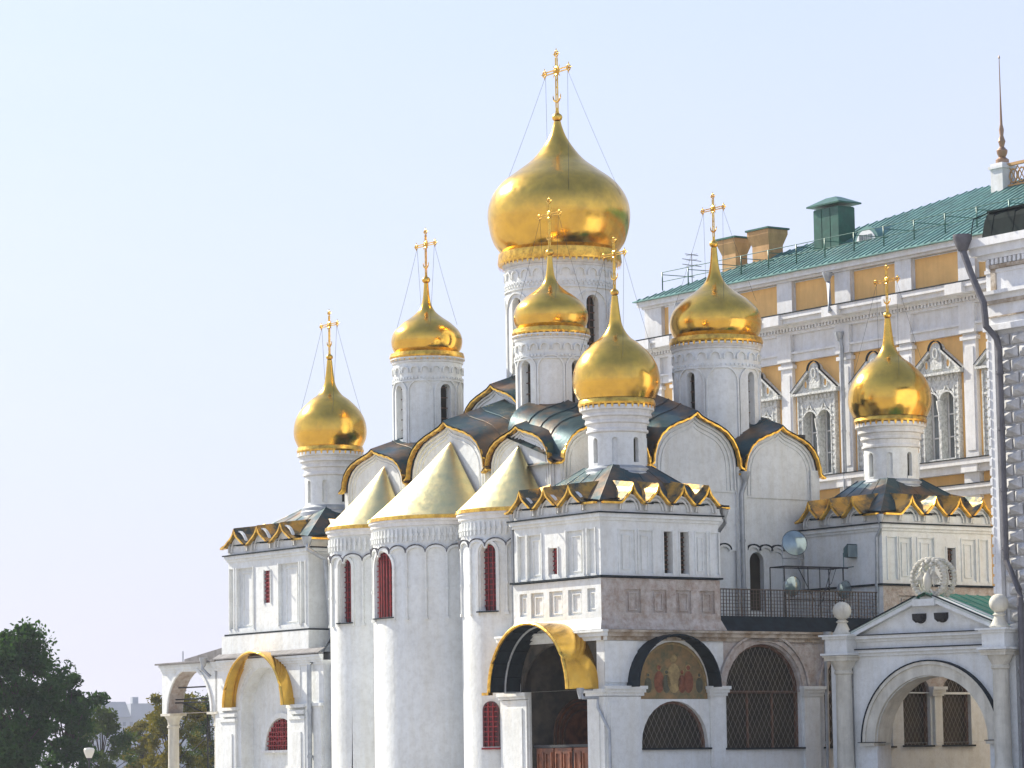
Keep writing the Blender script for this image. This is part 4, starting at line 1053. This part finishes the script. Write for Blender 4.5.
m = MB(); m.tube([ff(-.75, 24.0, .9), ff(-.7, 23.5, .9), ff(-.3, 22.6, .9), ff(.35, 21.2, .8), ff(.45, 20.2, .8), ff(.75, 19.7, .5), ff(.78, 19.2, .4)], .15, 10)
q = ff(-.75, 24.0, .9); m.lathe(q[0], q[1], [(.2, 23.6), (.42, 24.1), (.42, 24.3)], 12)
m.tube([ff(.78, 19.2, .4), ff(.80, 10.2, .4), ff(1.6, 8.9, .45), ff(1.65, 8.6, .45), ff(1.65, 0, .45)], .14, 10)
for z in (18.2, 15.8, 13.2, 10.7): m.tube([ff(.79, z-.06, .4), ff(.79, z+.06, .4)], .18, 10)
for z in (8.3, 5.5): m.tube([ff(1.65, z-.06, .45), ff(1.65, z+.06, .45)], .18, 10)
m.build('drainpipe', M['pipe2'], Fm)
m = MB(); bx(m, ff, -.12, .30, 0, 20.0, 0, .22)
z = 8.0
while z < 19.8: bx(m, ff, -.16, -.02, z, z+.3, .05, .26); z += .42
m.build('corner_pier', M['palwhite'], Fm)

# ================================================================== PORCH GATE
GA = math.radians(51); GD = 146.0
Gm = empty('porch_gate', ((928-512)/3400*GD, GD, -.3), 0 , 'white arched porch with green pediment roof and two ball topped columns', 'gate')
Gm.rotation_euler = (0, 0, GA)
# local axes: +x away from the viewer, +y along the front to the far left
fq = lambda u, z, o: (-o, -u, z)
m = MB(); AC = -.15
wall(m, fq, -4.2, 3.1, 2.9, 6.75, [dict(c=AC, w=2.82, z0=2.901, zs=2.92, d=1.1, back=False, rm=1)])
bx(m, fq, -4.2, AC-2.82, 0, 2.9, -1.1, 0); bx(m, fq, AC+2.82, 3.1, 0, 2.9, -1.1, 0)
wall(m, lambda u, z, o: fq(u, z, -1.1), -4.2, 3.1, 2.9, 6.75, [dict(c=AC, w=2.82, z0=2.901, zs=2.92, d=.01, back=False)])
m.mi = 1
ribbon(m, fq, arch_pts(AC, 3.06, 2.94, n=32), .46, 0, .16); ribbon(m, fq, arch_pts(AC, 3.36, 2.94, n=32), .14, 0, .24)
bx(m, fq, AC-3.5, AC-2.8, 2.8, 2.94, -.6, .3); bx(m, fq, AC+2.8, AC+3.3, 2.8, 2.94, -.6, .3)
m.mi = 0
bx(m, fq, -5.25, -4.1, 0, 6.6, -1.3, .0); bx(m, fq, 3.05, 4.05, 0, 6.6, -1.3, .0)
for (z0, z1, o) in ((6.68, 6.82, .10), (6.82, 6.95, .25), (7.3, 7.42, .15), (7.42, 7.56, .32)):
    bx(m, fq, -4.3, 3.2, z0, z1, -1.2, o)
bx(m, fq, -4.2, 3.1, 6.95, 7.3, -1.1, .06)
m.prism([(-3.9, 7.56), (3.5, 7.56), (.1, 8.95), (-.5, 8.95)], fq, -1.1, .02)
for s in (((-4.0, 7.62), (-.55, 9.02)), ((3.6, 7.62), (.2, 9.02))): ribbon(m, fq, list(s), .26, -.9, .34)
bx(m, fq, -.72, .38, 8.72, 9.02, -.8, .45)
gw = m.build('wall', [M['white'], M['cream']], Gm)
l = MB()
for s in (((-4.05, 7.77), (-.6, 9.17)), ((3.65, 7.77), (.25, 9.17))): ribbon(l, fq, list(s), .04, .32, .40)
bx(l, fq, -4.3, 3.25, 6.95, 7.0, 0, .32); bx(l, fq, -4.3, 3.25, 7.56, 7.60, 0, .4); ribbon(l, fq, arch_pts(AC, 3.46, 2.94, n=32), .06, 0, .27)
bx(l, fq, AC-3.6, AC-2.75, 2.94, 2.97, -.6, .34); bx(l, fq, AC+2.75, AC+3.3, 2.94, 2.97, -.6, .34)
l.build('flashing', M['lead'], gw)
for c in (-.55, .55):
    h_ = MB()
    h_.prism([(c-.28, 8.42), (c-.28, 8.25)]+[(c-.28*math.cos(PI*k/10), 8.25-.26*math.sin(PI*k/10)) for k in range(1, 10)]+[(c+.28, 8.25), (c+.28, 8.42)], fq, .022, .05)
    h_.lathe(-.25, -c, [(.27, 8.4), (.25, 8.15), (.12, 8.02)], 12, PI/2, 3*PI/2)
    h_.build('vent_hole', M['black'], gw)
r = MB()
for s in (((-4.05, 7.72), (-.16, 9.30)), ((3.65, 7.72), (-.16, 9.30))):
    A, B = s; r.poly([fq(*A, .38), fq(*B, .38), fq(*B, -7.6), fq(*A, -7.6)]); r.poly([fq(A[0], A[1]-.07, .38), fq(B[0], B[1]-.07, .38), fq(B[0], B[1]-.07, -7.6), fq(A[0], A[1]-.07, -7.6)])
    for k in range(8): r.tube([fq(*A, -.4-k*.9), fq(*B, -.4-k*.9)], .035, 4)
r.build('roof', M['gategreen'], Gm)
for c in (-4.38, 3.52):
    m = MB(); x, y = -.35, -c
    m.lathe(x, y, [(.52, 1.1), (.52, 1.45), (.46, 1.5), (.50, 1.65), (.42, 1.8), (.37, 1.95), (.34, 5.9), (.40, 5.95), (.40, 6.05), (.36, 6.1), (.52, 6.4), (.55, 6.5)], 20)
    m.box(x-.58, x+.58, y-.58, y+.58, 0, 1.1); m.box(x-.6, x+.6, y-.6, y+.6, 6.5, 6.65)
    for j in range(16): m.box(x-.66, x+.66, y-.66, y+.66, 6.65, 6.72) if j == 0 else None
    m.build('column', M['cream'], Gm)
    m = MB(); m.box(x-.55, x+1.4, y-.55, y+.55, 6.74, 7.44); m.box(x-.72, x+1.5, y-.72, y+.72, 6.735, 6.83); m.box(x-.65, x+1.5, y-.65, y+.65, 7.44, 7.55); m.box(x-.76, x+1.5, y-.76, y+.76, 7.55, 7.63)
    m.build('entablature_block', M['white'], Gm)
    m = MB(); m.box(x-.30, x+.30, y-.30, y+.30, 7.63, 7.7)
    m.lathe(x, y, [(.42, 7.63), (.42, 7.72), (.36, 7.78), (.22, 8.08), (.20, 8.15), (.28, 8.2), (.20, 8.26), (.16, 8.3)], 20); m.ball((x, y, 8.68), .41, 24, .98)
    m.build('ball_finial', M['cream'], Gm)
# carved double headed eagle in a wreath
e = MB(); ec = (.17, 9.85)
fz = lambda o0: (lambda u, z, o: fq(u, z, o+o0))
for ly, (o_, du) in enumerate(((.05, 0), (-.75, 0))):
    for k in range(26):
        an = -PI/2+.35+(2*PI-.7)*k/25
        for rr_ in (.82,):
            uu = -.1+rr_*1.0*math.cos(an); zz = 9.92+rr_*.98*math.sin(an)
            q = fq(uu, zz, o_); e.ball(q, .12, 7); e.ball(fq(-.1+.66*math.cos(an+.1), 9.92+.66*math.sin(an+.1), o_), .05, 6)
e.tube([fq(-.1+.74*math.cos(-PI/2+.35+(2*PI-.7)*k/24), 9.92+.74*math.sin(-PI/2+.35+(2*PI-.7)*k/24), -.35) for k in range(25)], .06, 6)
bc = -.1
e.lathe(fq(bc, 0, .12)[0], fq(bc, 0, .12)[1], [(.02, 9.25), (.10, 9.35), (.20, 9.7), (.19, 9.95), (.10, 10.15), (.03, 10.2)], 12)
for s in (-1, 1):
    e.tube([fq(bc+s*.05, 10.05, .14), fq(bc+s*.14, 10.28, .16), fq(bc+s*.22, 10.36, .16), fq(bc+s*.34, 10.30, .16)], [.07, .06, .07, .015], 6)
    for j in range(5):
        x0 = bc+s*(.16+.02*j); x1 = bc+s*(.30+.085*j)
        e.tube([fq(x0, 10.0-.03*j, .12), fq(bc+s*(.32+.06*j), 10.22-.08*j, .14), fq(x1, 9.55-.0*j+.06*j, .12)], [.04, .055, .02], 5)
    e.tube([fq(bc+s*.08, 9.45, .1), fq(bc+s*.28, 9.25, .14), fq(bc+s*.3, 9.15, .14)], [.06, .05, .03], 5)
for j in (-1, 0, 1): e.tube([fq(bc, 9.4, .1), fq(bc+j*.14, 9.1, .12)], [.06, .04], 5)
for k, (u, z) in enumerate(((0, 10.62), (-.2, 10.5), (.2, 10.5))):
    e.lathe(fq(bc+u, 0, .14)[0], fq(bc+u, 0, .14)[1], [(.09, z-.08), (.12, z), (.04, z+.09), (.01, z+.13)], 8)
e.box(-.25, .6, .1-.35, .1+.35, 9.02, 9.12)
e.build('carved_emblem', M['cream'], Gm)

# ================================================================== FLOODLIGHTS on the terrace
tw = L2W(8.6, -1.2, 0)
tw = (tw[0], tw[1], -.32)
Rk = empty('floodlight_rack', tw, TH, 'black metal rack with round and square floodlights on the terrace behind the railing', 'floodlights')
m = MB()
zt = 11.0
for x in (-.2, 3.3):
    m.tube([(x, 0, 8.3), (x, 0, zt)], .035, 5); m.tube([(x, 1.0, 8.3), (x, 1.0, zt)], .03, 5); m.tube([(x, 0, zt), (x, 1.0, zt)], .03, 5)
m.tube([(-.2, 0, zt), (3.6, 0, zt)], .04, 5); m.tube([(-.2, 1, zt), (3.6, 1, zt)], .03, 5); m.tube([(-.2, 0, 9.5), (3.3, 0, 9.5)], .03, 5)
m.tube([(.6, 0, zt), (1.6, 0, 9.4)], .025, 4); m.tube([(2.6, 0, zt), (2.0, 0, 9.4)], .025, 4); m.tube([(1.2, 0, 10), (1.2, 0, zt)], .035, 4); m.tube([(1.9, 0, 8.3), (1.9, 0, zt)], .03, 4)
m.tube([(2.9, 0, 11.0), (2.6, 0, 10.3), (2.1, 0, 9.9), (1.7, 0, 9.0)], .018, 4)
m.build('frame', M['iron'], Rk)
def rlamp(x, z, r, tilt, yaw, m_='lens', yoke=1):
    o = MB(); prof = [(.001, .42*r), (r*.45, .36*r), (r*.8, .1*r), (r, -.35*r), (r*1.04, -.45*r), (r*1.04, -.5*r)]
    n0 = 24; D = Vector((math.sin(yaw)*math.cos(tilt), -math.cos(yaw)*math.cos(tilt), math.sin(tilt))); X = D.cross(Vector((0, 0, 1))).normalized(); Y = X.cross(D)
    def P(r_, h, k): t = 2*PI*k/n0; return Vector((x, 0, z))+D*(-h)+X*r_*math.cos(t)+Y*r_*math.sin(t)
    o.grid([[P(a, b, k) for k in range(n0)] for a, b in prof], True)
    if yoke: o.tube([(x-r*1.1, 0, z), (x-r*1.1, 0, z-r*1.1), (x+r*1.1, 0, z-r*1.1), (x+r*1.1, 0, z)], .03, 4)
    b = o.build('floodlight', M['teal'] if m_ == 'teal' else M['pipe'], Rk)
    l = MB(); l.grid([[P(a, c, k) for k in range(n0)] for a, c in ((r*1.0, -.46*r), (r*.6, -.62*r), (r*.2, -.70*r), (.001, -.71*r))], True); l.build('lens', M['lens'], b)
rlamp(.35, 12.0, .58, math.radians(12), math.radians(-22))
rlamp(.1, 10.1, .46, math.radians(-5), math.radians(0), yoke=0)
rlamp(3.2, 10.0, .42, math.radians(-5), math.radians(10), yoke=0)
o = MB(); 
def sq(x, y, z): return (3.75+x*.96+y*.2, y-.1, 11.75+z-.1*y)
o.grid([[sq(-.26, .35, -.2), sq(.26, .35, -.2), sq(.26, .35, .2), sq(-.26, .35, .2)], [sq(-.40, -.2, -.32), sq(.40, -.2, -.32), sq(.40, -.2, .32), sq(-.40, -.2, .32)]], True, False)
o.poly([sq(-.26, .35, -.2), sq(.26, .35, -.2), sq(.26, .35, .2), sq(-.26, .35, .2)])
o.tube([(3.35, 0, 11.7), (3.35, 0, 11.0), (4.15, 0, 11.1), (4.15, 0, 11.7)], .03, 4); b = o.build('floodlight', M['teal'], Rk)
o = MB(); o.poly([sq(-.36, -.19, -.28), sq(.36, -.19, -.28), sq(.36, -.19, .28), sq(-.36, -.19, .28)]); o.build('lens', M['lens'], b)
# small camera arm on the pipe
# black chimney pipe on the north-west roof
b = MB(); b.lathe(0, 0, [(.26, 15.2), (.26, 16.1), (.42, 16.5), (.42, 16.65), (.3, 16.6)], 12)
bo = b.build('roof_flue', M['iron'], C); bo.location = (14.2, 4.6, .75)

# ================================================================== TREES
import numpy as np
def tree(name, x, y, h, spread, trunk_h, nclump, nleaf, leaf, m_, label, seed, group=None, top=1.0):
    rng = np.random.default_rng(seed); rd_ = random.Random(seed)
    root = empty(name, (x, y, 0), 0, label, 'tree')
    root['group'] = 'trees beyond the cathedral'
    t = MB(); cz = trunk_h+(h-trunk_h)*.5; rzz = (h-trunk_h)*.5
    t.tube([(0, 0, 0), (.1, .05, trunk_h*.5), (0, .1, trunk_h), (.15, 0, cz), (.05, 0, h*.85)], [h*.03, h*.024, h*.02, h*.013, h*.004], 8)
    cl = []
    for k in range(nclump):
        an = rd_.uniform(0, 2*PI); zz = rd_.uniform(-1, 1); rr_ = math.sqrt(1-zz*zz*.93)*rd_.uniform(.35, 1.0)
        wob = 1+.22*math.sin(3*an+seed)+.15*math.sin(5*zz*2+seed)
        c = Vector((rr_*spread*math.cos(an)*wob, rr_*spread*math.sin(an)*wob, cz+zz*rzz*(1+.1*math.sin(an*2+seed))))
        cl.append((c, rd_.uniform(.5, 1.2)*spread*.26))
        if k % 3 == 0:
            b0 = Vector((0, 0, trunk_h+(c.z-trunk_h)*.35)); mid = b0.lerp(c, .5)+Vector((0, 0, -.15*rr_))
            t.tube([b0, mid, c], [h*.009, h*.006, h*.002], 5)
    t.build('trunk', M['bark'], root)
    N = nleaf; idx = rng.integers(0, nclump, N)
    cc = np.array([list(cl[i][0]) for i in idx]); rr = np.array([cl[i][1] for i in idx])[:, None]
    d = rng.normal(size=(N, 3)); d /= np.linalg.norm(d, axis=1)[:, None]
    p = cc+d*rr*(rng.random((N, 1))**.8)*1.25*np.array([1.1, 1.1, .85])
    a = rng.normal(size=(N, 3)); a /= np.linalg.norm(a, axis=1)[:, None]; b = np.cross(a, rng.normal(size=(N, 3))); b /= np.linalg.norm(b, axis=1)[:, None]
    s = leaf*(.6+.8*rng.random((N, 1)))
    V = np.stack([p-a*s, p+b*s*.55, p+a*s, p-b*s*.55], 1).reshape(-1, 3)
    me = bpy.data.meshes.new('crown'); me.from_pydata(V.tolist(), [], [(4*i, 4*i+1, 4*i+2, 4*i+3) for i in range(N)]); me.materials.append(M[m_])
    o = bpy.data.objects.new('crown', me); COL.objects.link(o); o.parent = root
def tx(px, D): return (px-512)/3400*D
tree('dark_tree', tx(14, 250), 250, 11.9, 3.7, 2.2, 90, 30000, .17, 'leafdark', 'tallest dark green tree at the left edge of the picture', 3)
tree('dark_tree', tx(-30, 262), 262, 11.6, 4.4, 2.2, 60, 12000, .18, 'leafdark', 'dark tree cut off by the left edge behind the tallest one', 5)
tree('dark_tree', tx(62, 275), 275, 9.6, 2.7, 1.5, 50, 14000, .17, 'leafdark', 'bushy green tree right of the tallest dark tree', 8)
tree('dark_tree', tx(98, 330), 330, 7.9, 2.8, 1.0, 50, 9000, .17, 'leafmid', 'low dark tree below the distant blue building', 11)
tree('autumn_tree', tx(168, 300), 300, 9.3, 2.6, 1.2, 60, 11000, .15, 'leafolive', 'yellowish autumn tree left of the white porch column', 14)
tree('autumn_tree', tx(205, 340), 340, 8.8, 3.0, 1.0, 60, 10000, .16, 'leafmid', 'green tree seen through the open porch arch', 19)
tree('autumn_tree', tx(138, 360), 360, 7.0, 2.2, 1.0, 40, 7000, .16, 'leafolive', 'small pale yellow green tree between the dark trees and the porch', 23)

# ================================================================== STREET LAMP in the trees
Lm = empty('street_lamp', (tx(86, 225), 225, 0), 0, 'pale globe street lamp in front of the dark trees', 'lamp')
m = MB(); m.lathe(0, 0, [(.16, 0), (.16, .6), (.08, .8), (.055, 2.7), (.1, 2.75), (.12, 2.9)], 12); m.build('pole', M['iron'], Lm)
m = MB(); m.lathe(0, 0, [(.18, 2.9), (.34, 3.3), (.36, 3.45), (.3, 3.55), (.001, 3.58)], 16); m.build('lamp_shade', M['opal'], Lm)

# ================================================================== DISTANT BUILDINGS
fbx = empty('distant_building', (tx(140, 1500), 1500, 0), .35, 'distant pale grey apartment block on the horizon with chimneys on its roof', 'building')
m = MB(); m.box(-26, 20, -10, 10, 0, 27); m.box(-8, 20, -10, 10, 27, 33); 
for x in (-4, 7, 14): m.box(x-1.3, x+1.3, -2, 2, 33, 36);
m.box(-24, -14, -8, 8, 27, 29) 
m.build('wall', M['far'], fbx)
m = MB(); m.prism([(-11, 27), (11, 27), (0, 34)], lambda u, z, d: (d, u, z), -27, -8)
m.build('roof', M['farroof'], fbx)
m = MB()
for k in range(14):
    for j in range(7): m.box(-24+3.1*k, -22.6+3.1*k, -10.06, -10.0, 4+3.2*j, 5.8+3.2*j)
m.build('windows', M['farroof'], fbx)
m = MB(); m.tube([(18, 0, 33), (18, 0, 56)], .35, 5); m.build('mast', M['farroof'], fbx)
f2 = empty('distant_building', (tx(203, 1700), 1700, 0), -.1, 'distant pale block seen through the open porch arch', 'building')
m = MB(); m.box(-22, 22, -9, 9, 0, 32); m.box(-6, 3, -4, 4, 32, 37); m.build('wall', M['far'], f2)

# ================================================================== AIR
hz = MB(); hz.box(-1400, 1400, -60, 2400, -2.0, 62)
ho = hz.build('haze', []); tag(ho, kind='stuff')
hm = bpy.data.materials.new('haze_air'); hm.use_nodes = True; hn = hm.node_tree
hn.nodes.remove(hn.nodes['Principled BSDF']); pv = hn.nodes.new('ShaderNodeVolumePrincipled')
pv.inputs['Color'].default_value = (.86, .90, 1, 1); pv.inputs['Density'].default_value = 0.00013; pv.inputs['Anisotropy'].default_value = .3
hn.links.new(pv.outputs[0], hn.nodes['Material Output'].inputs['Volume']); ho.data.materials.append(hm)
